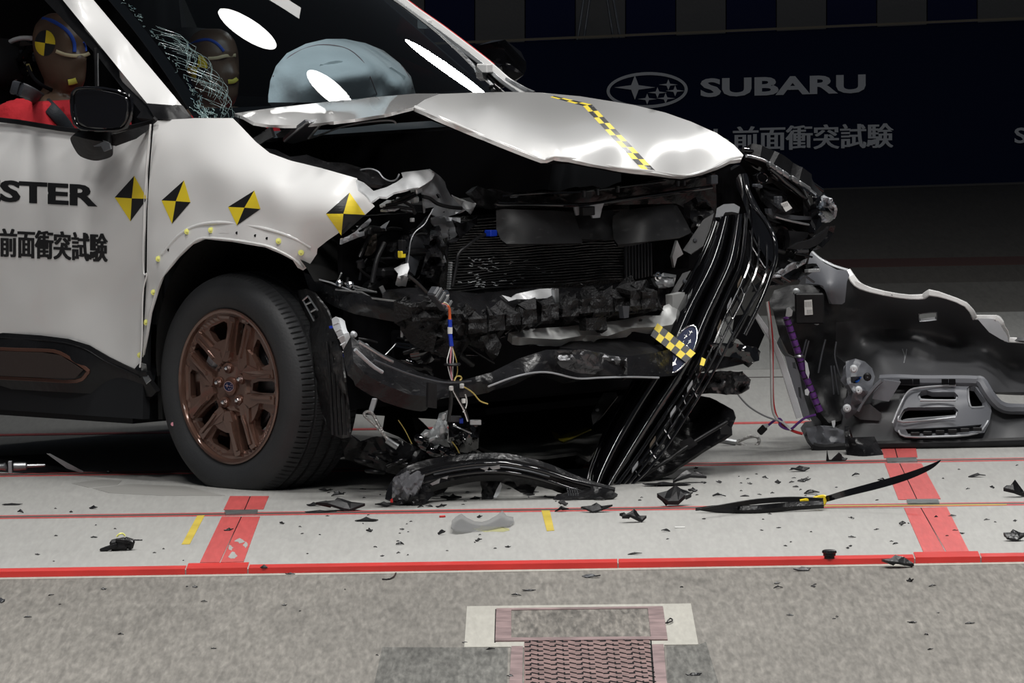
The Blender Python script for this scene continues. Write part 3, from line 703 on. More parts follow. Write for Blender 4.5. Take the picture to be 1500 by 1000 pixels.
# ---- graphics on the side
onbody = onto([door, fender], .0018)
INK = mat('black_lettering', (.01, .01, .011), .45)
text('lettering', 'FORESTER', [(-150, 287), (142, 303), (-150, 255)], onbody, INK, CAR, .03, copies=(-.8, 0, .8))
text('lettering', '前面衝突試験', [(0, 376), (157, 384), (0, 334)], onbody, INK, CAR, .01, copies=(-1.1, 0, 1.1))
def marker(l, t, r_, b, c, mp=None, n=8, fold=None):
    """Quartered diamond sticker: left, top, right, bottom and centre corners in pixels."""
    for k, (p, q, m) in enumerate(((l, t, BST), (t, r_, YEL), (r_, b, BST), (b, l, YEL))):
        P = Vector(p); Q = Vector(q); Cc = Vector(c); vs = []; fs = []
        for i in range(n + 1):
            for j in range(n + 1 - i):
                x = Cc + (P - Cc) * (i / n) + (Q - Cc) * (j / n); vs.append((mp or onbody)(x.x, x.y))
        idx = lambda i, j: sum(n + 1 - a for a in range(i)) + j
        for i in range(n):
            for j in range(n - i):
                fs.append((idx(i, j), idx(i + 1, j), idx(i, j + 1)))
                if i + j < n - 1: fs.append((idx(i + 1, j), idx(i + 1, j + 1), idx(i, j + 1)))
        if k == 0: root = mesh('target_marker', vs, fs, m, CAR, False)
        else: mesh('marker_quarter', vs, fs, m, root, False)
marker((168, 289), (196.5, 257.5), (215.5, 291), (191, 324), (193, 290.5))
marker((236.5, 293.5), (269.5, 264), (279, 296), (252, 327.5), (257.5, 294.5))
marker((334, 303), (372.5, 279), (381.5, 306), (347, 330), (358, 304))
marker((477.5, 313), (512, 282), (535, 314.5), (500, 345), (503, 313))
# ---- wheel
def wheel(steer, cpos, name='front_wheel', flat=True):
    a = A + math.radians(steer); X = Vector((math.cos(a), -math.sin(a), 0)); Yw = Vector((math.sin(a), math.cos(a), 0)); o = Vector(cpos)
    W = mesh(name, *rimbarrel(o, X, Yw), BRONZE, CAR, True, 30)
    tp = [(.232, .018), (.238, .010), (.246, .006), (.262, -.004), (.285, -.012), (.308, -.012), (.326, -.004), (.338, .006), (.3445, .014), (.349, .024), (.3525, .036), (.355, .050)]
    tr = [(.3555, .056), (.3485, .0575), (.3485, .066), (.3565, .0675), (.357, .09), (.3565, .0985), (.3485, .0995), (.3485, .111), (.357, .112), (.3575, .13), (.357, .148), (.3485, .149), (.3485, .16), (.3565, .161), (.356, .185), (.3555, .1935), (.3485, .195), (.3485, .2035), (.355, .205)]
    inn = [(r, .255 - h) for r, h in reversed(tp)]
    prof = tp + tr + inn; nt_ = 116; n = nt_ * 5
    def disp(an, j, r, h):
        k = int(round(an / (2 * PI) * n)) % 5; d = 0
        sh = .016 < h < .056 or .199 < h < .24
        if sh and k == 0: d -= .0055 if r > .345 else .003
        if .06 < h < .2 and r > .353 and k == (0 if int(h * 100) % 2 else 2): d -= .003
        return d
    T = lathe('tyre', prof, o, Yw, X, ZUP, RUB, W, n, 28, disp)
    if flat:
        for v in T.data.vertices:
            if v.co.z < .012:
                k = .012 - v.co.z; v.co.z = .001 + max(0, v.co.z) * .0 + (.011 if v.co.z > .0 else 0) * max(0, v.co.z) / .012
                h = (v.co - o).dot(Yw); v.co += Yw * (-.25 * k if h < .06 else (.25 * k if h > .2 else 0))
    # face disc with openings
    R = .236; out = [(R * math.cos(2 * PI * i / 60), R * math.sin(2 * PI * i / 60)) for i in range(60)]; holes = []
    def pol(r, d): return (R * r * math.cos(math.radians(d)), R * r * math.sin(math.radians(d)))
    def rot(pts, d):
        c, s = math.cos(math.radians(d)), math.sin(math.radians(d)); return [(x * c - y * s, x * s + y * c) for x, y in pts]
    for k in range(5):
        holes.append(rot([(R * .40, -.013), (R * .55, -.019), (R * .86, -.020), (R * .89, -.012), (R * .89, .014), (R * .84, .018), (R * .55, .017), (R * .42, .010)], 2 + 72 * k))
        holes.append(rot([pol(.60, -5), pol(.68, -14), pol(.84, -15), pol(.875, -11), pol(.875, 9), pol(.85, 12), pol(.70, 11), pol(.60, 5)], 38 + 72 * k))
    pts = dens(out, .03); E = [(i, (i + 1) % len(pts)) for i in range(len(pts))]; HH = []
    for h in holes:
        h = dens(h, .012); b = len(pts); pts += h; E += [(b + i, b + (i + 1) % len(h)) for i in range(len(h))]; HH.append(h)
    ab = np.array(pts); gx = -R
    while gx < R:
        gy = -R
        while gy < R:
            if gx * gx + gy * gy < (R * .98) ** 2 and not any(inpoly(gx, gy, h) for h in HH) and ((ab - (gx, gy)) ** 2).sum(1).min() > 3e-5: pts.append((gx, gy))
            gy += .008
        gx += .008
    rr = delaunay_2d_cdt([Vector(p) for p in pts], E, [], 0, 1e-6); P2 = rr[0]; tri = []
    for t in rr[2]:
        cx = sum(P2[i].x for i in t) / 3; cy = sum(P2[i].y for i in t) / 3
        if cx * cx + cy * cy < R * R and not any(inpoly(cx, cy, h) for h in HH): tri.append(tuple(t))
    def dish(x, y):
        r = math.hypot(x, y) / R; an = math.degrees(math.atan2(y, x))
        q = ((an - 2 + 36) % 72) - 36                       # angle from nearest slot
        d = .016 + .012 * max(0, 1 - r / .38) ** .5 * 0
        rim_ = -.004 if r > .93 else 0.0
        sp = 0
        hub = .010 if r < .36 else 0
        return d + rim_ - sp - hub * min(1, (.36 - r) / .04 if r < .36 else 0) + .012 * max(0, (.9 - r)) 
    P3 = [o + X * p.x + ZUP * p.y + Yw * dish(p.x, p.y) for p in P2]
    solid('wheel_face', P3, tri, .022, BRONZE, W, 22)
    def plate(nm, pts, h0, h1, cham=.0035):          # chamfered raised plate on the face, outline in wheel coordinates
        n_ = len(pts); cx = sum(p[0] for p in pts) / n_; cy = sum(p[1] for p in pts) / n_
        ins = [(x + (cx - x) * cham / max(.01, math.hypot(cx - x, cy - y)), y + (cy - y) * cham / max(.01, math.hypot(cx - x, cy - y))) for x, y in pts]
        vs = [o + X * x + ZUP * y + Yw * h0 for x, y in pts] + [o + X * x + ZUP * y + Yw * (h1 + .012 * max(0, math.hypot(x, y) / R - .75)) for x, y in ins]
        mesh(nm, vs, [tuple(range(n_, 2 * n_))] + [(a_, (a_ + 1) % n_, (a_ + 1) % n_ + n_, a_ + n_) for a_ in range(n_)], BRONZE, W, False)
    for k in range(5):
        for sg in (-1, 1):
            plate('spoke', rot([(x * R, sg * y * R) for x, y in [(.30, .10), (.44, .085), (.60, .10), (.90, .10), (.935, .13), (.92, .235), (.60, .225), (.50, .26), (.36, .30), (.27, .20)]][::sg], 2 + 72 * k), .026, .004)
            plate('spoke_ridge', rot([(x * R, sg * y * R) for x, y in [(.46, .105), (.60, .12), (.86, .12), (.86, .165), (.58, .165), (.44, .15)]][::sg], 2 + 72 * k), .004, -.001, .002)
        plate('spoke_web', rot([(R * .33, -.018), (R * .60, -.05), (R * .64, -.018), (R * .64, .018), (R * .60, .05), (R * .33, .018)], 38 + 72 * k), .026, .010)
    for k in range(5):
        d = math.radians(26 + 72 * k); p = o + X * (.058 * math.cos(d)) + ZUP * (.058 * math.sin(d)) + Yw * .008
        lathe('lug_recess', [(.009, -.001), (.0165, -.002), (.018, .006)], p, Yw, X, ZUP, BRONZED, W, 16)
        lathe('lug_nut', [(0, -.012), (.004, -.0118), (.007, -.009), (.0085, -.004), (.009, .008)], p, Yw, X, ZUP, CHROME, W, 6, 20)
    lathe('hub_cap', [(0, -.003), (.02, -.003), (.025, -.002), (.0285, .001), (.031, .012)], o + Yw * .008, Yw, X, ZUP, BRONZED, W, 28)
    cm = lambda x, y: o + X * x + ZUP * y + Yw * .0042
    mesh('cap_badge', [cm(.024 * math.cos(t), .016 * math.sin(t)) + Yw * .0004 for t in [2 * PI * i / 28 for i in range(28)]], [tuple(range(28))], NAVY, W, False)
    ringmesh('cap_badge_ring', 0, 0, .0245, .0165, .0022, lambda x, y: cm(x, y) - Yw * .0003, CHROME, W)
    star('cap_badge_star', -.008, .002, .012, .008, lambda x, y: cm(x, y) - Yw * .0002, CHROME, W)
    for x, y in ((.012, .007), (.006, .001), (.015, .0), (.0, -.008), (.01, -.007)): star('cap_badge_star', x, y, .005, .0035, lambda x, y: cm(x, y) - Yw * .0002, CHROME, W)
    lathe('brake_disc', [(.03, .06), (.15, .06), (.155, .065), (.155, .08), (.03, .085)], o, Yw, X, ZUP, mat('brake_iron', (.12, .12, .125), .45, .8), W, 40)
    sweep('brake_calliper', [o + X * (.14 * math.cos(t)) + ZUP * (.14 * math.sin(t)) + Yw * .055 for t in (2.2, 2.5, 2.8, 3.1, 3.4)], rect(.06, .05, .3), GREYM, W, 1, ref=-Yw, ncat=2)
    return W
def rimbarrel(o, X, Yw):
    prof = [(.243, .006), (.245, .001), (.240, -.002), (.233, .0), (.229, .010), (.225, .03), (.218, .06), (.215, .20), (.235, .24), (.242, .24), (.222, .2), (.224, .05), (.243, .012)]
    n = 64; m = len(prof); vs = []; fs = []
    for i in range(n):
        a = 2 * PI * i / n; d = X * math.cos(a) + ZUP * math.sin(a)
        for r, h in prof: vs.append(o + d * r + Yw * h)
    for i in range(n):
        for j in range(m): fs.append((i * m + j, ((i + 1) % n) * m + j, ((i + 1) % n) * m + (j + 1) % m, i * m + (j + 1) % m))
    return vs, fs
WC = S(333.5, 566, .03)
W1 = wheel(3.5, WC)
tf = onto([o for o in W1.children if o.name.startswith('tyre')], .001)
lathe('balance_mark', [(0, -.001), (.006, -.001), (.0065, .001)], tf(253, 621), fwd, rgt, upv, CU['pink'], W1, 12)
W1['label'] = 'bronze alloy wheel with squashed tyre'
# the far front wheel: the same parts turned to face the other side
fw = W1.copy(); COL.objects.link(fw); fw.name = 'front_wheel'
if 'label' in fw: del fw['label']
cF = car(.02, 1.72, WC.z); rotm = Matrix.Translation(cF) @ Matrix.Rotation(PI, 4, 'Z') @ Matrix.Translation(-WC)
for ch in list(W1.children):
    c = ch.copy(); COL.objects.link(c); c.parent = fw; c.matrix_parent_inverse = Matrix()
fw.parent = CAR; fw.matrix_parent_inverse = Matrix.Translation(-W0); fw.matrix_basis = rotm
# wheel housing
LIN = mat('wheel_housing_liner', (.01, .01, .01), .8, bump=.3, spec=.2)
def housing():
    vs = []; fs = []; n = 22; m = 6; oc = car(.0, .05, .40)
    for i in range(n + 1):
        t = math.radians(38 + 150 * i / n)
        for j in range(m + 1):
            v = .035 + .5 * j / m; R = .44
            vs.append(W0 + U * (R * math.cos(t) * .93) + V * v + ZUP * max(.16, .40 + R * math.sin(t) * .98))
    for i in range(n):
        for j in range(m): k = i * (m + 1) + j; fs.append((k, k + 1, k + m + 2, k + m + 1))
    mesh('wheel_arch_liner', vs, fs, LIN, CAR, True, 60)
    quad3('inner_wing', [car(-.42, .56, .2), car(.33, .56, .2), car(.33, .56, .8), car(-.42, .56, .8)], .03, MATT)
    quad3('rear_liner', [car(-.41, .06, .2), car(-.41, .6, .2), car(-.41, .6, .7), car(-.41, .06, .7)], .02, LIN)
housing()
# ================================================================== BONNET AND ENGINE BAY
def zf(x0, y0, sc): return lambda *pts: [(x0 + p[0] / sc, y0 + p[1] / sc) + tuple(p[2:]) for p in pts]
hood1 = sheet('bonnet_rear', [(343, 166), (400, 158), (480, 149), (550, 142), (610, 137), (644, 137), (625, 146), (606, 157), (560, 168), (520, 174), (470, 180), (430, 183), (396, 183), (372, 179), (356, 170)], WHITEH, CAR, 'v',
              [(343, 166, .18), (400, 158, .38), (480, 149, .62), (550, 142, .80), (610, 137, .95), (644, 137, .85), (606, 157, .30), (520, 174, .20), (470, 180, .17), (396, 183, .15), (356, 170, .15), (400, 172, .18), (480, 165, .22), (570, 152, .34)], 6, .01, sharp=70)
HF = [(606, 157, .30), (644, 138, .62), (700, 136, 1.0), (790, 136, 1.45), (850, 141, 1.52), (900, 149, 1.58), (1010, 179, 1.62), (1088, 226, 1.62), (1040, 250, 1.38), (1000, 258, 1.2), (900, 245, .82), (795, 233, .48), (700, 197, .385),
      (640, 160, .35), (720, 192, .43), (810, 215, .54), (780, 175, .85), (720, 155, .72), (860, 170, 1.12), (900, 200, 1.02), (960, 205, 1.22), (1010, 225, 1.33), (950, 235, 1.02), (1040, 220, 1.47)]
hood2 = sheet('bonnet_front', [(606, 157), (622, 146), (644, 137.5), (700, 135.5), (745, 134.5), (790, 135.5), (850, 141), (900, 149), (930, 154), (975, 165), (1012, 178), (1050, 195), (1075, 212), (1089, 227), (1086, 233), (1070, 235), (1052, 244), (1030, 253), (1002, 259), (985, 258), (950, 252), (900, 246), (870, 241), (835, 233), (810, 230), (800, 234), (793, 234), (740, 213), (700, 197), (650, 176)],
              WHITEH, CAR, 'v', HF, 8, .012, rough=.03, rs=1.6, sharp=75)
hf = onto([hood1, hood2], .002)
tube('bonnet_hem', [hf(x, y) for x, y in ((608, 156), (650, 174), (700, 195.5), (740, 211), (792, 232), (802, 232), (812, 229), (835, 231.5), (900, 244.5), (950, 250), (1000, 257), (1030, 251), (1068, 234), (1086, 230))], .004, WHITEH, CAR, 6, ncat=3)
def checker(name, quad, mp, nx, ny, parent, sub=1, inv=0, skip=None):
    return patch(name, quad, mp, [YEL, BST], parent, (nx * sub, ny * sub), lambda i, j: (i // sub + j // sub + inv) % 2, skip)
checker('checker_tape', [(854, 155), (867, 153), (961, 251), (942, 250)], hf, 2, 11, CAR, 2)
checker('checker_tape', [(806, 142), (812, 140.3), (867, 153), (854, 155)], hf, 2, 4, CAR, 2)
sheet('bonnet_inner_frame', [(600, 160), (700, 198), (793, 236), (835, 236), (900, 248), (1000, 261), (1050, 248), (1082, 235), (1070, 228), (900, 215), (750, 180), (640, 155)], MATT, CAR, 'v', [(600, 160, .36), (793, 236, .55), (1000, 261, 1.25), (1082, 235, 1.66), (900, 215, 1.2), (640, 155, .5), (750, 180, .85)], 12, .01)
sheet('bonnet_inner_panel', [(400, 183), (470, 181), (560, 169), (605, 158), (640, 168), (600, 176), (540, 184), (480, 190), (420, 190)], MATT, CAR, 'v', [(400, 183, .2), (605, 158, .4), (480, 190, .4), (540, 184, .5)], 8, .01)
# near hinge and struts
Z = zf(350, 0, 3.333)
sheet('hinge_bracket', Z((60, 680), (105, 650), (150, 620), (166, 668), (120, 692), (92, 712)), SILV, CAR, 'v', .16, 5, .012)
sheet('hinge_arm', Z((215, 690), (262, 645), (330, 598), (412, 590), (395, 620), (345, 680), (262, 702)), GREYP, CAR, 'v', [(415, 207, .2), (449, 180, .17), (473, 177, .26), (452, 204, .25)], 5, .012)
sheet('hinge_plate', Z((180, 655), (250, 612), (320, 600), (330, 612), (262, 640), (230, 668), (190, 672)), SILV, CAR, 'v', .235, 5, .01)
tube('hinge_edge', [S(*p, .165) for p in Z((222, 690), (330, 600), (345, 600))], .004, SILV, CAR, 6, ncat=2)
tube('hinge_edge', [S(*p, .2) for p in Z((340, 676), (412, 592))], .004, SILV, CAR, 6)
tube('support_rod', [S(*p, .34) for p in Z((345, 675), (420, 650), (500, 620), (600, 600), (690, 590), (752, 590), (768, 606))], .003, GREYM, CAR, 6)
sheet('scuttle_seal', Z((0, 565), (40, 570), (90, 610), (130, 640), (60, 680), (100, 740), (60, 700), (0, 600)), MATT, CAR, 'v', .16, 6, .02)
sheet('wing_inner_edge', Z((100, 720), (180, 730), (250, 765), (330, 755), (430, 790), (520, 795), (600, 820), (660, 830), (700, 850), (720, 880), (780, 870), (770, 890), (700, 905), (640, 900), (600, 880), (560, 868), (400, 830), (240, 795), (160, 778), (120, 750)), BLKS, CAR, 'v',
      [(380, 216, .12), (425, 230, .15), (520, 240, .22), (580, 265, .25), (517, 260, .14), (420, 238, .12)], 6, .01, rough=.02, rs=6)
tube('torn_seal', [S(*p, .2) for p in Z((548, 858), (590, 832), (640, 824), (680, 838), (705, 868), (740, 884), (768, 876), (782, 850))], .0025, CREAM if False else GREYM, CAR, 6)
# body-coloured inner wing, crumpled forward
Z = zf(500, 230, 4.545)
sheet('crumpled_inner_wing', Z((105, 150), (150, 170), (215, 225), (300, 200), (370, 165), (410, 135), (398, 103), (430, 98), (510, 90), (590, 79), (627, 104), (604, 148), (555, 182), (520, 203), (480, 205), (410, 222), (350, 235), (300, 266), (250, 262), (200, 300), (172, 258), (120, 215)), WSTEEL, CAR, 'u',
      [(523, 263, .50), (545, 280, .55), (590, 253, .48), (630, 248, .50), (638, 253, .50), (610, 275, .64), (565, 288, .66), (540, 290, .62), (600, 262, .60), (580, 272, .56)], 4, .006, rough=.022, rs=7, sharp=28)
sheet('strut_tower', Z((627, 104), (660, 130), (690, 165), (700, 205), (730, 260), (790, 290), (895, 312), (862, 378), (820, 345), (760, 380), (710, 397), (640, 400), (600, 380), (620, 330), (560, 340), (556, 372), (548, 260), (520, 203), (556, 182), (604, 148)), GREYM, CAR, 'u',
      [(638, 253, .40), (652, 268, .36), (665, 290, .40), (690, 300, .50), (660, 316, .46), (625, 300, .52), (640, 280, .50), (618, 276, .56), (640, 312, .50), (675, 296, .44)], 4, .006, holes=[Z((630, 250), (640, 240), (655, 248), (664, 268), (655, 278), (642, 272)), Z((675, 366), (685, 360), (692, 368), (684, 377))], rough=.018, rs=7, sharp=25)
sheet('folded_flange', Z((735, 258), (790, 286), (896, 312), (880, 345), (862, 380), (820, 345), (780, 312)), WSTEEL, CAR, 'u', [(661, 287, .52), (674, 293, .50), (697, 299, .56), (690, 313, .52), (675, 300, .48)], 4, .005, rough=.03, rs=9, sharp=25)
tube('tower_hose', [Fr(*p, .56) for p in Z((540, 262), (590, 275), (640, 310), (720, 332), (800, 340))], .006, BLK, CAR, 8)
tube('dangling_wire', [Fr(*p, .58) for p in Z((612, 345), (580, 400), (550, 450), (490, 500), (462, 560), (452, 630), (440, 712))], .002, GREYM, CAR, 6)
sheet('bent_bracket', Z((0, 545), (80, 510), (150, 440), (190, 405), (200, 420), (180, 455), (110, 490), (120, 500), (200, 480), (262, 462), (322, 422), (296, 470), (300, 490), (230, 496), (180, 515), (120, 532), (50, 560), (0, 582)), GREYM, CAR, 'v', [(500, 352, .02), (520, 340, .06), (541, 320, .16), (570, 324, .25), (555, 335, .2)], 4, .006, rough=.02, rs=8, sharp=25)
sheet('crushed_plate', Z((185, 520), (200, 510), (235, 508), (238, 560), (228, 620), (205, 648), (180, 655), (162, 650), (180, 615), (175, 590), (190, 575), (182, 550)), mat('taupe_plate', (.13, .115, .10), .6, .2, bump=.5), CAR, 'u', .42, 4, .006, rough=.03, rs=10)
sheet('dark_side_panel', Z((455, 520), (520, 470), (600, 375), (605, 460), (580, 540), (540, 640), (505, 740), (490, 790), (455, 760), (445, 640)), GREYP, CAR, 'u', [(600, 344, .50), (632, 315, .42), (610, 400, .55), (620, 370, .48)], 6, .012, rough=.03, rs=4)
sheet('crushed_duct', Z((590, 470), (650, 455), (668, 520), (660, 620), (690, 700), (640, 850), (600, 870), (540, 850), (520, 800), (560, 660), (590, 560)), BLKS, CAR, 'u', [(630, 333, .55), (645, 335, .62), (640, 420, .66), (615, 415, .6), (632, 380, .68)], 5, .02, rough=.07, rs=7, sharp=22)
sheet('radiator_side_bracket', Z((600, 412), (660, 395), (740, 402), (793, 404), (797, 500), (760, 545), (722, 555), (700, 600), (690, 700), (670, 640), (660, 500), (600, 440)), GREYM, CAR, 'u', [(632, 320, .5), (672, 318, .58), (672, 340, .60), (655, 350, .52), (650, 380, .56)], 5, .006, rough=.035, rs=8, sharp=25)
sheet('torn_foil', Z((735, 415), (800, 440), (870, 420), (905, 400), (905, 440), (870, 470), (830, 510), (770, 560), (720, 570), (700, 690), (690, 640), (700, 560), (780, 520)), MATT, CAR, 'u', .66, 6, .004, rough=.05, rs=8)
sheet('white_bracket', Z((350, 742), (400, 716), (446, 704), (452, 740), (440, 775), (446, 800), (430, 862), (405, 858), (380, 862), (360, 850), (372, 800), (378, 775)), WSTEEL, CAR, 'u', [(577, 393, .6), (598, 385, .66), (595, 419, .64), (585, 405, .7)], 4, .01, holes=[Z((392, 790), (412, 785), (418, 815), (400, 830))], sharp=25)
box('yellow_connector', Fr(588.5, 372.5, .6), (V, U, ZUP), (.018, .02, .022), YEL, CAR); box('connector_body', Fr(589, 362, .6), (V, U, ZUP), (.018, .02, .045), BLK, CAR)
for x, y, a, b in ((302, 312, 60, 22), (332, 320, 50, 26), (400, 282, 34, 26), (388, 325, 48, 18), (440, 328, 50, 20), (440, 357, 52, 16), (482, 282, 36, 44), (430, 300, 30, 30), (300, 355, 40, 18), (500, 222, 44, 40), (360, 300, 24, 24), (350, 345, 40, 14)):
    px, py = Z((x, y))[0]; r_ = random.Random(x); al = r_.uniform(-.4, .4)
    X = (V * math.cos(al) + ZUP * math.sin(al)); box('latch_piece', Fr(px, py, .54 + r_.uniform(-.04, .03)), (X, U, X.cross(U)), (a / 4.545 / 340, .03, b / 4.545 / 471), random.Random(y).choice([SILV, GREYM, ALU]), CAR, .2)
for k, pts in enumerate((((300, 320), (400, 300), (500, 250)), ((280, 340), (360, 330), (470, 345)), ((340, 300), (420, 270), (480, 240)), ((420, 300), (470, 330), (490, 380)))):
    tube('harness_hose', [Fr(*p, .57) for p in Z(*pts)], .005, BLK, CAR, 6)
box('bolt_clip', Fr(*Z((472, 418))[0], .58), (V, U, ZUP), (.012, .01, .012), ALU, CAR)
# dark machinery filling the bay
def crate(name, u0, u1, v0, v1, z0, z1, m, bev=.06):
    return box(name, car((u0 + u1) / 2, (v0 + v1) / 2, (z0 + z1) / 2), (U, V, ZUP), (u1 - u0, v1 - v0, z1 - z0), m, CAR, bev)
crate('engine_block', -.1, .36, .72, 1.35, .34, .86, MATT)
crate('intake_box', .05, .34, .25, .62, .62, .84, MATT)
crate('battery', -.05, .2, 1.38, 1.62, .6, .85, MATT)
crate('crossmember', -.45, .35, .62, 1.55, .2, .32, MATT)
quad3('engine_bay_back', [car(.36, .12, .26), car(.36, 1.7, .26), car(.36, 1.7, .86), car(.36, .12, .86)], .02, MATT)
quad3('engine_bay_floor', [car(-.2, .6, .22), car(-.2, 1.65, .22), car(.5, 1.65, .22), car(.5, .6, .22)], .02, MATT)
# hoses and pipes in the dark corner between wing and radiator
r_ = random.Random(11)
for k in range(20):
    x = r_.uniform(478, 640); y = r_.uniform(330, 418); L = r_.uniform(25, 70); a = r_.uniform(-1.2, 1.3)
    P = [(x, y), (x + L * .5 * math.cos(a), y + L * .5 * math.sin(a) + r_.uniform(-8, 8)), (x + L * math.cos(a), y + L * math.sin(a))]
    u0 = .40 + r_.uniform(0, .12); lo = 333 + 332 * (u0 + .13)
    P = [(min(max(p[0], lo + k_), 655), min(max(p[1], 335 + k_), 425)) for k_, p in enumerate(P)]
    tube('hose', [Fr(*p, u0) for p in P], r_.uniform(.004, .013), r_.choice([BLK, BLKS, GLOSS, BLK]), CAR, 8)
for k in range(14):
    x = r_.uniform(545, 650); y = r_.uniform(350, 420); al = r_.uniform(-.8, .8); X = V * math.cos(al) + ZUP * math.sin(al)
    box('housing_piece', Fr(x, y, .42 + r_.uniform(0, .08)), (X, U, X.cross(U)), (r_.uniform(.03, .09), .04, r_.uniform(.02, .06)), r_.choice([BLK, BLKS, GLOSS]), CAR, .25)
# ---- radiator pack
RF = mat('radiator_fin', (.10, .10, .10), .35, .7, bump=.5, bs=60)
def radiator():
    f = tps([(655, 340, .52), (800, 330, .50), (945, 330, .55), (655, 427, .60), (800, 425, .56), (945, 408, .56), (760, 400, .60), (720, 380, .55), (860, 380, .53)])
    n = 27; vs = []; fs = []
    for k in range(n):
        b = len(vs); m = 46
        for i in range(m + 1):
            s = i / m; x = 657 + s * (921 - 657); yt = 322 + (305 - 322) * s; yb = 428 + (409 - 428) * s
            y = yt + (yb - yt) * (k + .5) / n; 
            y += 1.1 * noise.noise(Vector((x / 30, k * .25, 1))) + 2.5 * noise.noise(Vector((x / 60, y / 40, 5)))
            d = f(x, y) + .012 * noise.noise(Vector((x / 22, k * .5, 2)))
            for yy, dd in ((y - 1.3, d), (y - .7, d + .012), (y + .7, d + .012), (y + 1.3, d)): vs.append(Fr(x, yy, dd))
        for i in range(m):
            for j in range(3): fs.append((b + i * 4 + j, b + i * 4 + j + 1, b + i * 4 + j + 5, b + i * 4 + j + 4))
    o = mesh('radiator_fins', vs, fs, RF, CAR, False); o['kind'] = 'stuff'
    sheet('radiator_core', [(655, 318), (922, 300), (922, 411), (800, 426), (657, 430)], mat('radiator_core', (.035, .035, .034), .5, .4, bump=1, bs=180), CAR, 'u', lambda x, y: f(x, y) - .006, 12, .04)
    for k in range(9):
        x = 916 + k * 4.6; tube('tank_rib', [Fr(x, 356, .56), Fr(x + .5, 380, .57), Fr(x + .5, 409, .565)], .0045, GREYP, CAR, 6, ncat=2)
    for k in range(12):
        y = 385 + k * 3.4; box('header_tab', Fr(660 - k * .25, y, .62), (V, U, ZUP), (.008, .012, .005), ALU, CAR)
    sheet('fan_opening', [(958, 352), (1010, 345), (1008, 404), (958, 408)], MATT, CAR, 'u', .5, 14, .02)
radiator()
sheet('white_fan_corner', [(992, 352), (1001, 372), (992, 378), (988, 392), (985, 376)], WSTEEL, CAR, 'u', .53, 6, .01)
# clusters of punctured fins catching light
for k in range(60):
    x = r_.choice([r_.gauss(705, 22), r_.gauss(760, 45), r_.gauss(700, 8)]); y = r_.choice([r_.gauss(413, 4), r_.gauss(398, 10), r_.gauss(385, 8)])
    if 664 < x < 900 and 370 < y < 423: tube('bent_fin', [Fr(x, y, .625), Fr(x + r_.uniform(2, 7), y + r_.uniform(-2, 2), .632)], .0012, ALU, CAR, 4)
tube('harness_hose', [Fr(*p, .66) for p in zf(400, 150, 3.333)((1070, 635), (1010, 655), (950, 700), (905, 740), (895, 800), (875, 900))], .0055, BLK, CAR, 8)
box('blue_connector', Fr(719, 341.5, .67), (V, U, ZUP), (.03, .03, .02), BLUE, CAR)
# ---- radiator support and air deflectors
Z = zf(780, 200, 3.333)
sheet('radiator_support', [(690, 282), (700, 272), (720, 280), (760, 285), (830, 281), (900, 275), (960, 264), (1030, 256), (1048, 254), (1049, 275), (1050, 312), (1030, 318), (990, 298), (900, 300), (850, 304), (725, 305), (700, 300)], BLKS, CAR, 'u', [(700, 290, .64), (830, 290, .66), (960, 280, .66), (1048, 260, .68), (1048, 310, .60), (720, 282, .60), (860, 302, .62)], 8, .02, holes=[[(745, 286.5), (762, 286), (765, 289), (748, 290)], [(793, 284.5), (810, 284), (812, 287.5), (795, 288)]], rough=.02, rs=5)
tube('support_edge_pipe', [Fr(x, y, .69) for x, y in ((727, 298), (735, 300), (800, 300), (860, 300), (900, 294), (950, 287), (1000, 280), (1042, 274))], .0075, GLOSS, CAR, 8)
tube('support_top_bead', [Fr(x, y, .68) for x, y in ((735, 287), (790, 283), (850, 281), (930, 271), (1000, 262), (1045, 258))], .0035, GLOSS, CAR, 6)
for x, y in ((993, 268), (1002, 267), (855, 284), (875, 281), (905, 277)): box('support_tab', Fr(x, y, .685), (V, U, ZUP), (.008, .01, .02), GREYP, CAR)
box('support_latch', Fr(1043, 263, .70), (V, U, ZUP), (.03, .03, .03), GREYP, CAR)
DEF = mat('deflector_plastic', (.016, .016, .017), .5, bump=.2, bs=12, var=.3, scratch=.06, spec=.35)
defl = sheet('air_deflector', [(727, 308), (735, 306), (800, 308), (840, 310), (850, 340), (853, 356), (800, 357), (742, 357), (733, 350), (727, 335)], DEF, CAR, 'u', [(727, 308, .68), (840, 310, .68), (853, 356, .73), (742, 357, .74), (790, 330, .76), (728, 340, .68)], 7, .012)
sheet('air_deflector', [(898, 316), (910, 308), (985, 299), (992, 301), (1004, 322), (1013, 340), (1000, 346), (960, 352), (925, 356), (905, 358), (899, 350), (897, 330)], DEF, CAR, 'u', [(898, 316, .70), (992, 301, .69), (1013, 340, .74), (905, 358, .76), (950, 330, .78), (897, 335, .70)], 7, .012)
sheet('air_deflector', [(838, 312), (898, 308), (898, 330), (904, 352), (850, 350)], DEF, CAR, 'u', [(838, 312, .66), (898, 308, .66), (904, 352, .70), (850, 350, .72)], 7, .012, rough=.02, rs=4)
sheet('latch_bracket', Z((205, 345), (250, 340), (350, 325), (340, 350), (330, 395), (295, 398), (280, 360), (262, 372), (215, 385)), GREYM, CAR, 'u', .72, 5, .006)
box('latch_body', Fr(860, 309, .73), (V, U, ZUP), (.055, .02, .028), BLK, CAR)
sheet('side_duct', [(1010, 300), (1035, 292), (1050, 318), (1040, 335), (1020, 350), (1012, 340)], BLKS, CAR, 'u', .72, 6, .02, rough=.04, rs=8)
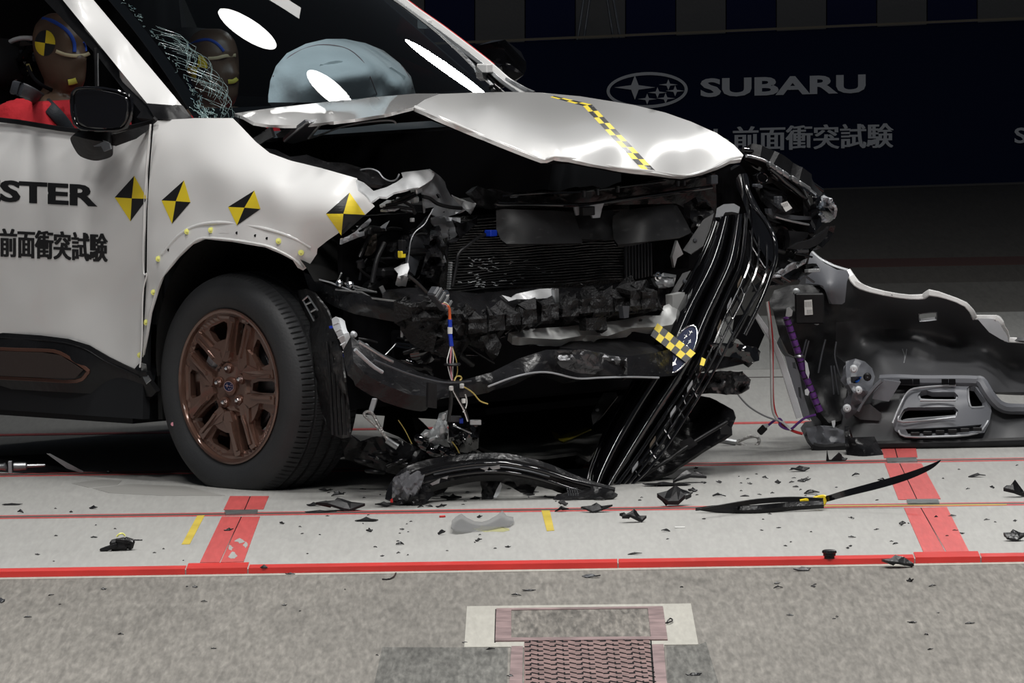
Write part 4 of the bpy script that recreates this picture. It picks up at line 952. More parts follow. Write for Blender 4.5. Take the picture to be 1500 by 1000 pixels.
# ---- lower rail of the radiator pack and silver tube
sheet('lower_rail', [(560, 425), (600, 421), (650, 424), (700, 430), (780, 421), (850, 421), (910, 413), (955, 404), (962, 415), (965, 440), (900, 447), (820, 452), (740, 462), (690, 466), (620, 450), (560, 436)], BLKS, CAR, 'u', [(560, 430, .6), (700, 430, .66), (850, 421, .66), (955, 404, .66), (965, 440, .74), (820, 452, .76), (690, 466, .76), (760, 440, .74), (620, 440, .68)], 8, .03, rough=.02, rs=5)
sheet('crumpled_silver_tube', [(735, 432), (750, 436), (757, 430), (790, 423), (811, 422), (815, 425), (815, 441), (810, 441), (808, 436), (780, 438), (757, 438), (745, 441)], WSTEEL, CAR, 'u', [(735, 432, .76), (757, 430, .78), (790, 423, .77), (815, 432, .78), (785, 431, .81), (757, 438, .78), (808, 437, .78)], 4, .015, sharp=40)
box('tube_end', Fr(813, 433, .81), (V, U, ZUP), (.018, .02, .045), SILV, CAR)
lathe('bolt_head', [(0, -.012), (.008, -.011), (.010, -.004), (.014, -.003), (.015, .004)], Fr(652, 431, .86), -U, V, ZUP, CHROME, CAR, 12)
lathe('bolt_head', [(0, -.012), (.008, -.011), (.011, -.004), (.015, -.003), (.016, .004)], Fr(963, 405, .80), -U, V, ZUP, CHROME, CAR, 12)
sheet('bracket_foot', Z((590, 690), (640, 680), (700, 690), (690, 730), (650, 740), (615, 740)), SILV, CAR, 'u', .76, 5, .01, rough=.02, rs=9)
box('rail_end_plate', Fr(968, 425, .72), (V, U, ZUP), (.05, .03, .10), BLKS, CAR)
# ---- foam absorber: battered bar with castellated front
def block(name, pts, u0, depth, m, rough=.012, step=6): return sheet(name, pts, m, CAR, 'u', u0, step, depth, rough=rough, rs=9, sharp=28)
foam = sheet('foam_absorber', [(690, 466), (705, 462), (740, 461), (770, 452), (800, 449), (830, 441), (860, 440), (880, 432), (920, 431), (940, 428), (962, 429), (966, 445), (962, 455), (925, 460), (900, 462), (860, 470), (800, 474), (770, 480), (740, 484), (700, 488), (690, 480)], FOAM, CAR, 'u', .80, 6, .07, rough=.03, rs=6, sharp=28)
for x, y, w_, h in ((700, 478, 26, 22), (728, 473, 22, 24), (752, 468, 20, 18), (776, 464, 20, 22), (806, 458, 24, 24), (836, 452, 22, 24), (862, 448, 18, 22), (884, 445, 26, 26), (912, 446, 20, 20), (931, 440, 14, 30), (952, 440, 22, 26)):
    block('foam_tooth', [(x - w_ / 2, y - h / 2 + 1), (x + w_ / 2, y - h / 2 - 1), (x + w_ / 2 + 1, y + h / 2 - 2), (x - w_ / 2 - 1, y + h / 2)], .84 + (.02 if int(x) % 3 else -.01), .05, FOAM, .02, 5)
block('foam_end', [(603, 444), (625, 441), (648, 447), (672, 452), (683, 462), (685, 480), (690, 500), (668, 500), (640, 492), (618, 484), (604, 478)], .84, .06, FOAM, .05, 6)
block('foam_chip', [(708, 492), (726, 488), (735, 505), (729, 521), (715, 515), (708, 500)], .86, .03, FOAM, .02)
block('foam_chip', [(858, 466), (888, 464), (890, 483), (859, 484)], .85, .03, FOAM, .012)
block('foam_chip', [(912, 448), (922, 448), (921, 465), (914, 466)], .88, .02, GREYP, .005)
sheet('bumper_beam', [(745, 487), (770, 482), (830, 478), (862, 474), (900, 470), (945, 462), (968, 462), (972, 448), (990, 440), (1000, 452), (985, 475), (968, 478), (925, 480), (890, 492), (860, 490), (820, 497), (780, 495), (750, 493)], BEAMW, CAR, 'u', [(745, 487, .78), (860, 480, .80), (985, 455, .80), (890, 492, .82), (800, 490, .84)], 7, .03, holes=[[(935, 467), (938, 465), (941, 467), (940, 471), (936, 471)]], rough=.02, rs=5)
sheet('beam_end', [(985, 432), (1003, 428), (1004, 445), (1000, 462), (986, 462)], BEAMW, CAR, 'u', .80, 6, .03)
# left end of the upper beam
sheet('frame_rail', [(444, 398), (458, 404), (480, 418), (500, 424), (540, 433), (580, 440), (606, 445), (612, 452), (609, 476), (590, 474), (550, 466), (520, 460), (490, 449), (470, 437), (452, 422)], BLKS, CAR, 'v', [(444, 398, .12), (500, 424, .05), (560, 440, .0), (609, 447, .02), (609, 476, .02), (540, 462, .0), (470, 437, .08), (540, 448, -.02)], 7, .05, rough=.008, sharp=28)
tube('rail_edge', [S(x, y, v - .012) for x, y, v in ((492, 424, .05), (530, 428, .02), (546, 437, .0), (580, 441, -.01), (606, 446, .0))], .003, SILV, CAR, 5, ncat=1)
tube('rail_edge', [S(x, y, .06) for x, y in ((462, 408), (485, 414), (510, 424), (535, 434))], .0025, GREYM, CAR, 5, ncat=1)
for x, y in ((497.5, 415), (513, 417)): lathe('rail_bolt', [(.003, -.01), (.008, -.01), (.012, -.005), (.013, .003)], S(x, y, .03), V, U, ZUP, CHROME, CAR, 12)
for a, b in (((505, 415), (550, 428)), ((520, 424), (552, 428)), ((500, 400), (495, 412)), ((515, 420), (530, 428))): tube('silver_wire', [S(*a, .04), S(*b, .06)], .003, SILV, CAR, 5)
sheet('grey_foil', [(556, 421), (561, 418), (566, 428), (560, 430)], SILV, CAR, 'u', .6, 3, .004)
# connector hanging over the beam
Z = zf(430, 380, 3.333)
cc = Fr(644, 437.5, .90); ax = (V * .72 - ZUP * .69).normalized(); box('grey_connector', cc, (ax, U, ax.cross(U)), (.085, .035, .035), GREYP, CAR, .15)
for k in range(4): box('connector_rib', cc + ax * (-.03 + k * .02) + U * .018, (ax, U, ax.cross(U)), (.008, .006, .036), mat('connector_grey', (.14, .145, .15), .4) if k == 0 else bpy.data.materials['connector_grey'], CAR, .1)
def wires(parts, u=.92):
    for col, r, pts in parts: tube('wire', [Fr(*p, u + (p[2] if len(p) > 2 else 0)) for p in pts], r, CU[col] if isinstance(col, str) else col, CAR, 6)
wires([('black', .005, Z((560, 80), (600, 110), (650, 160))), ('pink', .0018, Z((725, 215), (745, 222), (755, 240))), ('white', .0018, Z((735, 208), (752, 218), (762, 240))), ('yellow', .0016, Z((732, 212), (748, 216), (759, 236))),
       ('orange', .0045, Z((752, 225), (761, 245), (763, 295))), (BLUE, .0068, Z((763, 293), (764, 330))), ('white', .0075, Z((764, 330), (764, 362))), (BLUE, .0068, Z((764, 362), (768, 395), (771, 422))),
       ('pink', .0028, Z((770, 420), (768, 460), (765, 505), (770, 560), (775, 590))), ('white', .0016, Z((768, 420), (755, 470), (750, 500), (762, 560), (772, 590))), ('yellow', .0016, Z((772, 420), (785, 460), (796, 500), (800, 545), (790, 585))),
       ('white', .0016, Z((774, 420), (780, 470), (778, 510), (775, 590))), ('yellow', .0026, Z((785, 592), (795, 572), (812, 570), (820, 580), (812, 590))),
       ('yellow', .0022, Z((822, 618), (850, 632), (880, 655), (910, 690), (948, 705))), ('white', .002, Z((778, 640), (800, 680), (830, 735), (850, 790))), ('black', .0035, Z((782, 640), (806, 680), (838, 735), (855, 790))),
       ('white', .002, Z((838, 658), (846, 690), (842, 720), (828, 745))), ('black', .006, Z((765, 640), (768, 700), (755, 790)))], .93)
lathe('rubber_grommet', [(.004, -.004), (.024, -.004), (.027, 0), (.024, .004), (.004, .004)], Fr(662.5, 533.5, .93), (ZUP + U * .15).normalized(), V, U, BLK, CAR, 20)
for x, y in ((770, 628), (822, 617), (830, 690)): box('wire_terminal', Fr(430 + x / 3.333, 380 + y / 3.333, .935), (V, U, ZUP), (.011, .01, .014), CU['white'], CAR)
# ---- lower crossbeam, wrapped and scuffed, running right across
def ur(pts, u): return [Fr(x, y, u if len(q) < 1 else q[0]) for x, y, *q in pts]
sheet('lower_beam', [(514, 492), (525, 500), (545, 515), (580, 528), (615, 545), (650, 556), (680, 556), (720, 545), (760, 525), (800, 512), (850, 511), (890, 518), (925, 521), (960, 516), (1010, 505), (1060, 502), (1108, 508), (1114, 515), (1110, 528), (1075, 536), (1010, 548), (960, 552), (920, 551), (880, 550), (845, 555), (800, 545), (760, 552), (715, 575), (680, 582), (640, 582), (600, 578), (560, 562), (535, 548), (518, 530)], BLKS, CAR, 'u',
      [(514, 492, .74), (545, 530, .82), (600, 560, .88), (660, 570, .93), (720, 560, .93), (800, 530, .92), (880, 535, .93), (960, 535, .92), (1060, 520, .90), (1110, 515, .86), (850, 511, .86), (850, 555, .88), (660, 556, .88), (680, 582, .88), (760, 525, .88), (1010, 505, .86), (1010, 548, .88)], 8, .06, rough=.015, rs=3, sharp=32)
sheet('foil_wrap', [(816, 514), (850, 512), (885, 519), (918, 524), (919, 549), (885, 549), (845, 546), (822, 538), (812, 526)], mat('crinkled_foil', (.10, .10, .105), .25, .8, bump=1.0, bs=22), CAR, 'u', [(816, 514, .945), (850, 530, .965), (918, 535, .96), (919, 549, .94), (885, 519, .93), (845, 546, .93)], 5, .006, rough=.02, rs=9, sharp=30)
tube('beam_lower_lip', [Fr(x, y, .95) for x, y in ((715, 566), (760, 550), (800, 545), (845, 554), (880, 553), (920, 552), (965, 553))], .003, GREYM, CAR, 6)
tube('beam_upper_lip', [Fr(x, y, .95) for x, y in ((548, 527), (600, 548), (650, 560), (690, 558))], .003, GREYP, CAR, 6)
for pts, u in ((((525, 500), (560, 522), (575, 530)), .86), (((520, 512), (545, 535), (560, 545)), .87)): tube('beam_rib', [Fr(*p, u) for p in pts], .006, SILV if u < .865 else GREYM, CAR, 6)
sheet('beam_strap', [(628, 560), (640, 562), (640, 598), (627, 596)], BLK, CAR, 'u', .96, 6, .01)
sheet('beam_top_shelf', [(820, 499), (850, 500), (920, 497), (960, 505), (985, 503), (1010, 500), (960, 516), (925, 521), (890, 518), (850, 512), (820, 509)], BLK, CAR, 'u', [(820, 499, .80), (985, 503, .80), (850, 512, .86), (960, 516, .86)], 8, .01, rough=.02)
sheet('beam_end_cap', [(1040, 505), (1075, 502), (1105, 508), (1113, 516), (1112, 528), (1098, 532), (1080, 524), (1050, 520)], GLOSS, CAR, 'u', [(1040, 505, .90), (1112, 520, .90), (1075, 510, .94)], 5, .02, rough=.02, rs=7)
sheet('torn_lining', [(1005, 548), (1040, 547), (1060, 543), (1088, 545), (1100, 556), (1097, 568), (1080, 578), (1040, 576), (1015, 578), (1008, 570), (1000, 560)], mat('wrinkled_film', (.05, .05, .052), .2, .4, bump=1, bs=25), CAR, 'u', [(1005, 548, .86), (1097, 568, .84), (1050, 560, .92)], 5, .004, rough=.06, rs=8, sharp=22)
# dark parts between upper and lower beam
for k in range(34):
    x = r_.uniform(520, 800); y = r_.uniform(484, 545); 
    if y > 500 + max(0, (660 - x) * .35) + (20 if x < 720 else 5): continue
    L = r_.uniform(20, 60); a = r_.uniform(-.6, .6); u0 = r_.uniform(.56, .74)
    tube('lower_hose', [Fr(x, y, u0), Fr(x + L * .5 * math.cos(a), y + L * .5 * math.sin(a) + r_.uniform(-6, 6), u0 + .02), Fr(x + L * math.cos(a), y + L * math.sin(a), u0)], r_.uniform(.003, .012), r_.choice([BLK, BLKS, GLOSS, GREYM if L > 55 else BLK]), CAR, 8)
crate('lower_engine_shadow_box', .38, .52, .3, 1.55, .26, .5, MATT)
lathe('fan_motor', [(0, -.05), (.04, -.045), (.055, -.02), (.055, .05), (0, .05)], Fr(612, 512, .64), -U, V, ZUP, GLOSS, CAR, 24)
tube('silver_pipe', [Fr(*p, .72) for p in ((525, 500), (545, 521), (560, 522), (572, 512), (580, 503))], .002, SILV, CAR, 6)
for x, y in ((518, 490), (536, 508)): lathe('rail_bolt', [(0, -.01), (.007, -.009), (.010, -.004), (.012, .003)], Fr(x, y, .72), -U, V, ZUP, GREYM, CAR, 10)
sheet('gap_plate', [(590, 480), (606, 481), (606, 493), (590, 494)], BEAMW, CAR, 'u', .7, 5, .01)
# ---- splash guards by the wheel
guard = sheet('splash_guard', [(436, 425), (447, 423), (460, 430), (478, 452), (490, 480), (500, 520), (505, 560), (510, 600), (512, 640), (500, 642), (486, 636), (478, 622), (470, 600), (462, 560), (455, 500), (448, 470), (440, 450)], mat('torn_liner_film', (.012, .012, .013), .3, .0, bump=.8, bs=18, var=.5, scratch=.12), CAR, 'v', [(436, 425, .10), (460, 430, .03), (490, 480, .0), (510, 600, -.02), (512, 640, -.01), (486, 636, .05), (462, 560, .08), (448, 470, .12), (480, 560, .0), (470, 500, .02)], 6, .006, holes=[Z((45, 205), (68, 180), (80, 195), (60, 215)), Z((65, 225), (92, 210), (100, 235), (82, 250)), Z((88, 262), (108, 248), (122, 280), (100, 300))], rough=.02, rs=6, sharp=30)
for x in (488, 494, 500, 506): tube('guard_fold', [S(x - 9, 500, -.02), S(x - 4, 560, -.03), S(x, 637, -.03)], .005, BLK, guard, 6)
for a, b in (((45, 200), (70, 178)), ((70, 178), (118, 250)), ((60, 220), (90, 205)), ((85, 255), (112, 240)), ((50, 205), (100, 300))): tube('guard_louvre', [S(*Z(a)[0], .02), S(*Z(b)[0], .02)], .003, SILV, guard, 5)
sheet('guard_clip', Z((172, 325), (192, 322), (194, 335), (176, 337)), BLUE, CAR, 'v', -.03, 3, .004)
sheet('guard_clip', Z((224, 460), (238, 460), (242, 478), (230, 482)), BLUE, CAR, 'v', -.03, 3, .004)
clipb = sheet('white_plastic_rail', Z((186, 290), (205, 278), (222, 290), (232, 330), (250, 380), (262, 430), (282, 480), (298, 530), (296, 560), (282, 572), (268, 562), (262, 520), (248, 460), (232, 410), (212, 370), (192, 330)), CLR, CAR, 'v', [(490, 465, -.02), (505, 500, -.06), (518, 548, -.04), (512, 550, -.03), (500, 490, -.07)], 4, .02, sharp=30)
cf = onto(clipb, .002)
for k in range(7): 
    t = k / 6; tube('rail_rib', [cf(*Z((196 + 66 * t, 318 + 200 * t))[0]), cf(*Z((222 + 62 * t, 308 + 190 * t))[0])], .002, CLR, clipb, 5)
sheet('guard_strip', Z((190, 430), (200, 440), (214, 500), (222, 525), (214, 525), (200, 490)), CLR, CAR, 'v', -.03, 3, .003)
# ================================================================== TORN-OFF FRONT
def lerp_path(P, t):
    L = [0]
    for i in range(len(P) - 1): L.append(L[-1] + math.dist(P[i][:2], P[i + 1][:2]))
    s = t * L[-1]
    for i in range(len(P) - 1):
        if s <= L[i + 1] + 1e-9:
            k = (s - L[i]) / (L[i + 1] - L[i]); return tuple(P[i][q] + (P[i + 1][q] - P[i][q]) * k for q in range(len(P[i])))
    return tuple(P[-1])
gy0 = G(880, 709).y; gy1 = Fr(1070, 300, .80).y
def gdep(py): return gy0 + (709 - py) / 409 * (gy1 - gy0)
GLc = cat([(1047, 318, 0), (1033, 355, 0), (1010, 402, 0), (985, 447, 0), (960, 500, 0), (932, 548, 0), (905, 592, 0), (880, 640, 0), (863, 685, 0), (859, 706, 0)], 6)
GRc = cat([(1096, 312, 0), (1090, 380, 0), (1072, 425, 0), (1052, 470, 0), (1034, 515, 0), (1010, 560, 0), (980, 605, 0), (950, 650, 0), (922, 690, 0), (905, 712, 0)], 6)
GXc = cat([(1122, 345, 0), (1122, 400, 0), (1102, 440, 0), (1078, 482, 0), (1056, 525, 0), (1030, 570, 0), (1002, 615, 0), (972, 660, 0), (945, 692, 0), (925, 710, 0)], 6)
def gp(L, R, s, w, d):
    a = lerp_path(L, s); b = lerp_path(R, s); x = a[0] + (b[0] - a[0]) * w; y = a[1] + (b[1] - a[1]) * w
    return Yp(x, y, gdep(y) - d)
grille = empty('torn_grille', G(885, 709), 'gloss black radiator grille with oval badge hanging from the far front corner', 'grille')
def strip_mesh(name, L, R, prof, m, parent, n=60, thick=.008, s0=0.0, s1=1.0, sharp=50):
    vs = []; fs = []; k = len(prof)
    for i in range(n + 1):
        s = s0 + (s1 - s0) * i / n
        for w_, d in prof: vs.append(gp(L, R, s, w_, d))
    for i in range(n):
        for j in range(k - 1): fs.append((i * k + j, i * k + j + 1, (i + 1) * k + j + 1, (i + 1) * k + j))
    return solid(name, vs, fs, thick, m, parent, sharp)
def smoothprof(P, n=5): return [(p[0], p[1]) for p in cat([(a, b, 0) for a, b in P], n)]
g1 = strip_mesh('grille_panel', GLc, GRc, smoothprof([(0, -.01), (.03, .012), (.07, .018), (.10, .006)], 3) + smoothprof([(.12, .012), (.2, .05), (.33, .07), (.46, .055), (.55, .015)]) , GLOSS, grille)
g2 = strip_mesh('grille_panel', GLc, GRc, smoothprof([(.56, .02), (.62, .05), (.72, .062), (.82, .045), (.88, .01)]), GLOSS, grille)
g3 = strip_mesh('grille_rail', GLc, GRc, smoothprof([(.90, .012), (.94, .032), (.98, .022), (1.0, .0)], 3), GLOSS, grille)
strip_mesh('grille_backing', GLc, GXc, [(.03, -.02), (.5, -.012), (.78, -.02), (.8, -.03)], MATT, grille, 40)
for w_ in (.25, .6, 1.0):
    tube('lattice_rail', [gp(GRc, GXc, s / 30, w_, .01) for s in range(1, 31)], .0045, GLOSS, grille, 6, ncat=1)
for i in range(22):
    s = .05 + i * .042; w0, w1 = ((.25, 1.0) if i % 2 else (.1, .65)); tube('lattice_bar', [gp(GRc, GXc, s, w0, .008), gp(GRc, GXc, s + .028, w1, .008)], .0035, GLOSS if i % 3 else BLK, grille, 6)
for s in (.22, .30, .38, .52, .60, .70, .82, .92): box('lattice_clip', gp(GRc, GXc, s, .15, .015), ((gp(GRc, GXc, s + .02, .15, 0) - gp(GRc, GXc, s, .15, 0)).normalized(), YAX, ZUP), (.035, .015, .016), random.Random(s).choice([GREYM, mat('brown_clip', (.10, .08, .06), .5)]), grille, .2)
# loose curved blade with mounting ribs at the upper right
tube('grille_surround', [Yp(x, y, gdep(y) + d) for x, y, d in ((1091, 256, .0), (1094, 275, -.02), (1103, 300, -.03), (1122, 325, -.04), (1134, 350, -.05), (1136, 375, -.04), (1130, 400, -.03), (1115, 440, -.02), (1090, 490, 0))], .008, GLOSS, grille, 8)
sheet('grille_horn', [(1078, 262), (1083, 255), (1090, 254), (1097, 275), (1110, 300), (1130, 335), (1137, 362), (1132, 385), (1118, 372), (1108, 350), (1100, 330), (1092, 305), (1085, 285), (1079, 275)], GLOSS, grille, 'y', lambda x, y: gdep(y) + .02 - .03 * math.sin((x - 1078) / 12), 5, .02, sharp=40)
sheet('grille_mount', [(1048, 318), (1050, 305), (1060, 299), (1075, 298), (1084, 303), (1082, 312), (1072, 310), (1062, 311), (1058, 318)], GREYP, grille, 'y', lambda x, y: gdep(y) - .03, 4, .02)
for P in ([(1010, 352), (1030, 322), (1046, 312), (1040, 335), (1030, 360), (1012, 372), (1000, 366)], [(925, 505), (942, 500), (948, 505), (925, 548), (912, 556), (906, 545)], [(884, 575), (903, 574), (905, 580), (880, 612), (868, 622), (866, 606)], [(1000, 400), (1012, 396), (985, 440), (978, 436)]):
    sheet('mount_flange', P, BLK, grille, 'y', lambda x, y: gdep(y) + .012, 6, .008)
for x, y in ((935, 512), (918, 540), (875, 600), (1018, 352), (1003, 412)): lathe('flange_screw', [(0, -.004), (.005, -.003), (.007, 0), (.007, .006)], Yp(x, y, gdep(y) + .008), YAX, rgt, ZUP, GREYP, grille, 10)
gon = onto([g1, g2, g3], .004)
gon4 = onto([g1, g2, g3], .0025)
tl = math.radians(-62)
def el(a, b, n=32): return [(999 + a * math.cos(t) * math.cos(tl) - b * math.sin(t) * math.sin(tl), 511 + a * math.cos(t) * math.sin(tl) + b * math.sin(t) * math.cos(tl)) for t in [2 * PI * i / n for i in range(n)]]
def gflat(off):      # the badge is a stiff plate: points on its own slightly domed plane
    return lambda x, y: Yp(x, y, gdep(y) - .088 - off)
sheet('badge_plate', el(37, 14.5), NAVYB if 'NAVYB' in globals() else mat('badge_enamel', (.008, .014, .05), .5, 0, 0, spec=.2), grille, 'y', lambda x, y: gdep(y) - .088, 4, .02)
badge = bpy.data.objects[grille.children[-1].name]
sweep('badge_ring', [gflat(.001)(x, y) for x, y in el(38, 15.5, 36)], rect(.005, .006, .3), CHROME, badge, 1, closed=True, ncat=1, sharp=60)
bs2 = gflat(.002)
star('badge_star', 987, 532, 11, 5, bs2, CHROME, badge, tl, .22)
for x, y in ((1005, 492), (1010, 500), (1012, 486), (1000, 503), (1006, 507)): star('badge_star', x, y, 6, 3, bs2, CHROME, badge, tl, .25)
checker('checker_tape', [(963, 473), (1019, 517), (1005, 531), (953, 491)], lambda x, y: Yp(x, y, gdep(y) - .098), 7, 2, grille, 1)
checker('checker_tape', [(1028, 523), (1034, 526), (1031, 536), (1025, 534)], lambda x, y: Yp(x, y, gdep(y) - .05), 1, 1, grille, 1)
tube('grille_edge', [Yp(x, y, gdep(y)) for x, y in ((862, 708), (880, 712), (905, 714))], .007, GLOSS, grille, 6, ncat=1)
# ---- far headlamp and the corner around it (still on the car)
Z = zf(940, 220, 4.167)
sheet('far_wing', [(1086, 216), (1110, 222), (1150, 245), (1204, 283), (1200, 292), (1150, 262), (1105, 236), (1088, 228)], GLOSS, CAR, 'u', [(1086, 216, .55), (1204, 283, .66), (1150, 250, .60), (1110, 236, .6)], 6, .02)
tube('far_wing_edge', [Fr(*p, .63) for p in Z((620, 0), (700, 12), (800, 50), (900, 110), (1000, 178), (1100, 248))], .009, GLOSS, CAR, 8)
hl = sheet('far_headlamp', Z((590, 70), (640, 45), (720, 60), (800, 90), (880, 140), (960, 190), (1040, 240), (1085, 290), (1080, 350), (1090, 400), (1075, 470), (1040, 520), (1010, 530), (880, 460), (800, 420), (760, 380), (720, 300), (690, 220), (640, 140)), BLK, CAR, 'u',
      [(1083, 236, .56), (1093, 230, .62), (1150, 254, .68), (1200, 290, .70), (1200, 330, .68), (1183, 346, .62), (1140, 325, .54), (1110, 275, .50), (1160, 300, .60), (1180, 320, .66)], 6, .05, sharp=30, rough=.02, rs=6)
tube('lamp_trim', [Fr(*p, .70) for p in Z((640, 35), (700, 48), (760, 70), (800, 100), (850, 135), (900, 160), (960, 200), (1020, 240), (1060, 270))], .0055, SILV, hl, 6)
tube('lamp_trim', [Fr(*p, .71) for p in Z((780, 110), (830, 150), (870, 190), (930, 235), (990, 285), (1040, 300))], .008, GLOSS, hl, 8)
for a in ((790, 95), (830, 120), (870, 145), (930, 180), (975, 210), (1005, 230)):
    box('lamp_clip', Fr(*Z(a)[0], .71), ((V * .9 - ZUP * .45).normalized(), U, ZUP), (.035, .02, .018), SILV if a[0] % 20 else CLR, hl, .25)
sheet('lamp_bowl', Z((830, 190), (880, 165), (960, 215), (1040, 275), (1050, 340), (1040, 400), (990, 400), (985, 300), (900, 240)), GLOSS, hl, 'u', [(1140, 262, .70), (1190, 290, .73), (1188, 315, .70), (1160, 280, .69)], 5, .01)
sheet('lamp_rear_cover', Z((735, 210), (800, 200), (860, 250), (930, 300), (970, 370), (900, 390), (850, 370), (800, 330), (750, 280)), BLKS, hl, 'u', [(1116, 270, .60), (1172, 308, .66), (1145, 300, .70), (1150, 285, .64)], 5, .02, rough=.02, rs=9, sharp=30)
sheet('lamp_socket', Z((705, 155), (735, 140), (765, 160), (760, 190), (735, 195), (712, 185)), MATT, hl, 'u', .66, 4, .02)
tube('lamp_socket_ring', [Fr(*p, .67) for p in Z((705, 155), (735, 140), (765, 160), (760, 190), (735, 198), (712, 188))], .004, GLOSS, hl, 6, closed=True)
sheet('lamp_tray', Z((770, 355), (830, 360), (835, 385), (960, 400), (1065, 405), (1065, 425), (950, 425), (880, 415), (820, 420), (775, 385)), GREYP, hl, 'u', .70, 5, .015)
tube('lamp_tray_edge', [Fr(*p, .72) for p in Z((815, 405), (900, 430), (1020, 455))], .004, SILV, hl, 6)
for a in ((832, 290), (832, 305), (832, 322), (832, 338), (700, 215), (712, 222)): box('lamp_fitting', Fr(*Z(a)[0], .7), (V, U, ZUP), (.022, .02, .010), GREYP, hl, .2)
poly('paper_label', Z((848, 325), (888, 310), (919, 353), (880, 376)), lambda x, y: Fr(x, y, .742), CU['white'], hl)
text('label_print', '||||||', Z((862, 350), (893, 340), (857, 328)), lambda x, y: Fr(x, y, .7425), INK, hl)
sheet('lens_housing', Z((1070, 290), (1090, 280), (1105, 330), (1090, 400), (1105, 440), (1090, 480), (1060, 510), (1050, 500), (1080, 420), (1068, 350)), GLOSS, hl, 'u', .74, 4, .03)
sheet('chrome_reflector', Z((1080, 290), (1112, 272), (1140, 290), (1165, 320), (1178, 352), (1168, 410), (1140, 430), (1105, 432), (1095, 400), (1110, 370), (1098, 340)), mat('lamp_reflector', (.62, .63, .66), .22, .35), hl, 'u', [(1200, 290, .70), (1215, 295, .74), (1222, 306, .68), (1210, 322, .72), (1205, 308, .76), (1214, 310, .66)], 3, .01, rough=.05, rs=14, sharp=18)
sheet('clear_lens', Z((1075, 280), (1115, 262), (1150, 290), (1175, 318), (1186, 350), (1178, 415), (1150, 438), (1115, 445), (1098, 440), (1090, 400)), GLASSC, hl, 'u', [(1198, 287, .70), (1222, 305, .66), (1218, 325, .66), (1205, 310, .80), (1201, 320, .74)], 5, .006)
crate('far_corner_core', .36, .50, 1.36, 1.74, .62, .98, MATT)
sheet('corner_fascia', Z((770, 430), (880, 470), (900, 488), (1010, 505), (1040, 530), (1080, 500), (1148, 462), (1130, 520), (1100, 560), (1050, 600), (1020, 640), (1010, 700), (1000, 770), (930, 800), (850, 815), (760, 830), (700, 860), (740, 760), (770, 640), (800, 560)), BLKS, CAR, 'u',
      [(1125, 323, .58), (1155, 337, .64), (1200, 340, .64), (1215, 331, .70), (1190, 370, .66), (1180, 405, .62), (1120, 420, .60), (1140, 360, .56), (1150, 400, .64), (1200, 355, .72)], 6, .02, rough=.03, rs=6, sharp=28)
sheet('fascia_shelf', Z((895, 490), (1010, 500), (1015, 525), (990, 545), (950, 580), (900, 600), (905, 540)), BLK, CAR, 'u', [(1155, 338, .72), (1183, 345, .74), (1156, 364, .70)], 5, .02)
sheet('fascia_blade', Z((905, 600), (960, 565), (1040, 545), (1100, 510), (1148, 465), (1125, 530), (1080, 575), (1020, 600), (950, 605)), BLK, CAR, 'u', [(1157, 364, .76), (1215, 332, .74), (1185, 360, .78)], 5, .015)
sheet('torn_edge', Z((790, 770), (860, 730), (930, 690), (1010, 660), (1000, 690), (920, 730), (860, 765), (820, 778)), SILV if False else GREYM, CAR, 'u', .72, 4, .006, rough=.04, rs=12, sharp=20)
sheet('fascia_tip', [(1180, 388), (1196, 386), (1201, 394), (1196, 398), (1182, 399)], GLOSS, CAR, 'u', .7, 4, .02)
box('tip_strip', Fr(1190, 396, .73), (V, U, ZUP), (.055, .02, .01), ALU, CAR)  # pale aluminium strip on the fascia tip
sheet('fascia_back', Z((450, 180), (600, 90), (640, 130), (700, 250), (760, 380), (800, 560), (770, 700), (640, 700), (480, 420)), MATT, CAR, 'u', .50, 10, .02)
for k in range(16):
    x = r_.uniform(1095, 1180); y = r_.uniform(345, 410); a = r_.uniform(-1, 1.2); L = r_.uniform(12, 36)
    tube('corner_rib', [Fr(x, y, .72), Fr(x + L * math.cos(a), y - L * math.sin(a), .71)], r_.uniform(.003, .008), r_.choice([GLOSS, BLK, GREYP]), CAR, 6)
tube('headlamp_harness', [Fr(*p, .7) for p in ((1130, 405), (1105, 440), (1085, 480), (1060, 520), (1035, 545))], .004, BLK, CAR, 6)

# ---- under-car pieces near the floor
under = sheet('undertray', [(640, 601), (660, 598), (690, 600), (705, 604), (790, 603), (850, 592), (905, 590), (900, 615), (880, 650), (862, 672), (845, 662), (800, 668), (740, 668), (705, 655), (690, 640), (660, 622)], mat('mottled_tray', (.09, .09, .086), .5, bump=.4, bs=14, var=.9, vs=7, scratch=.12), CAR, 'y', lambda x, y: .32 + (650 - y) * .014, 9, .01, rough=.04, rs=4)  # base grey raised to offset the shade under the car
sheet('torn_crack_edge', [(808, 630), (822, 638), (838, 632), (860, 626), (866, 628), (840, 640), (826, 646), (812, 640)], mat('yellow_stain_plastic', (.35, .30, .03), .5), CAR, 'y', lambda x, y: .26 + (650 - y) * .014, 4, .004, rough=.02, rs=9)
sheet('undertray_flap', [(1000, 580), (1018, 578), (1040, 582), (1060, 592), (1074, 600), (1076, 608), (1070, 622), (1070, 634), (1058, 642), (1040, 652), (1010, 672), (985, 690), (960, 700), (940, 712), (915, 715), (930, 690), (960, 660), (985, 620)], BLKS, CAR, 'y', [(1000, 580, gy0 + .45), (1075, 603, gy0 + .30), (1060, 642, gy0 + .2), (985, 690, gy0 + .12), (920, 713, gy0 + .06), (960, 660, gy0 + .2), (1020, 620, gy0 + .42)], 7, .01, rough=.02, rs=6, holes=[[(1052, 624), (1060, 622), (1061, 626), (1054, 628)]])
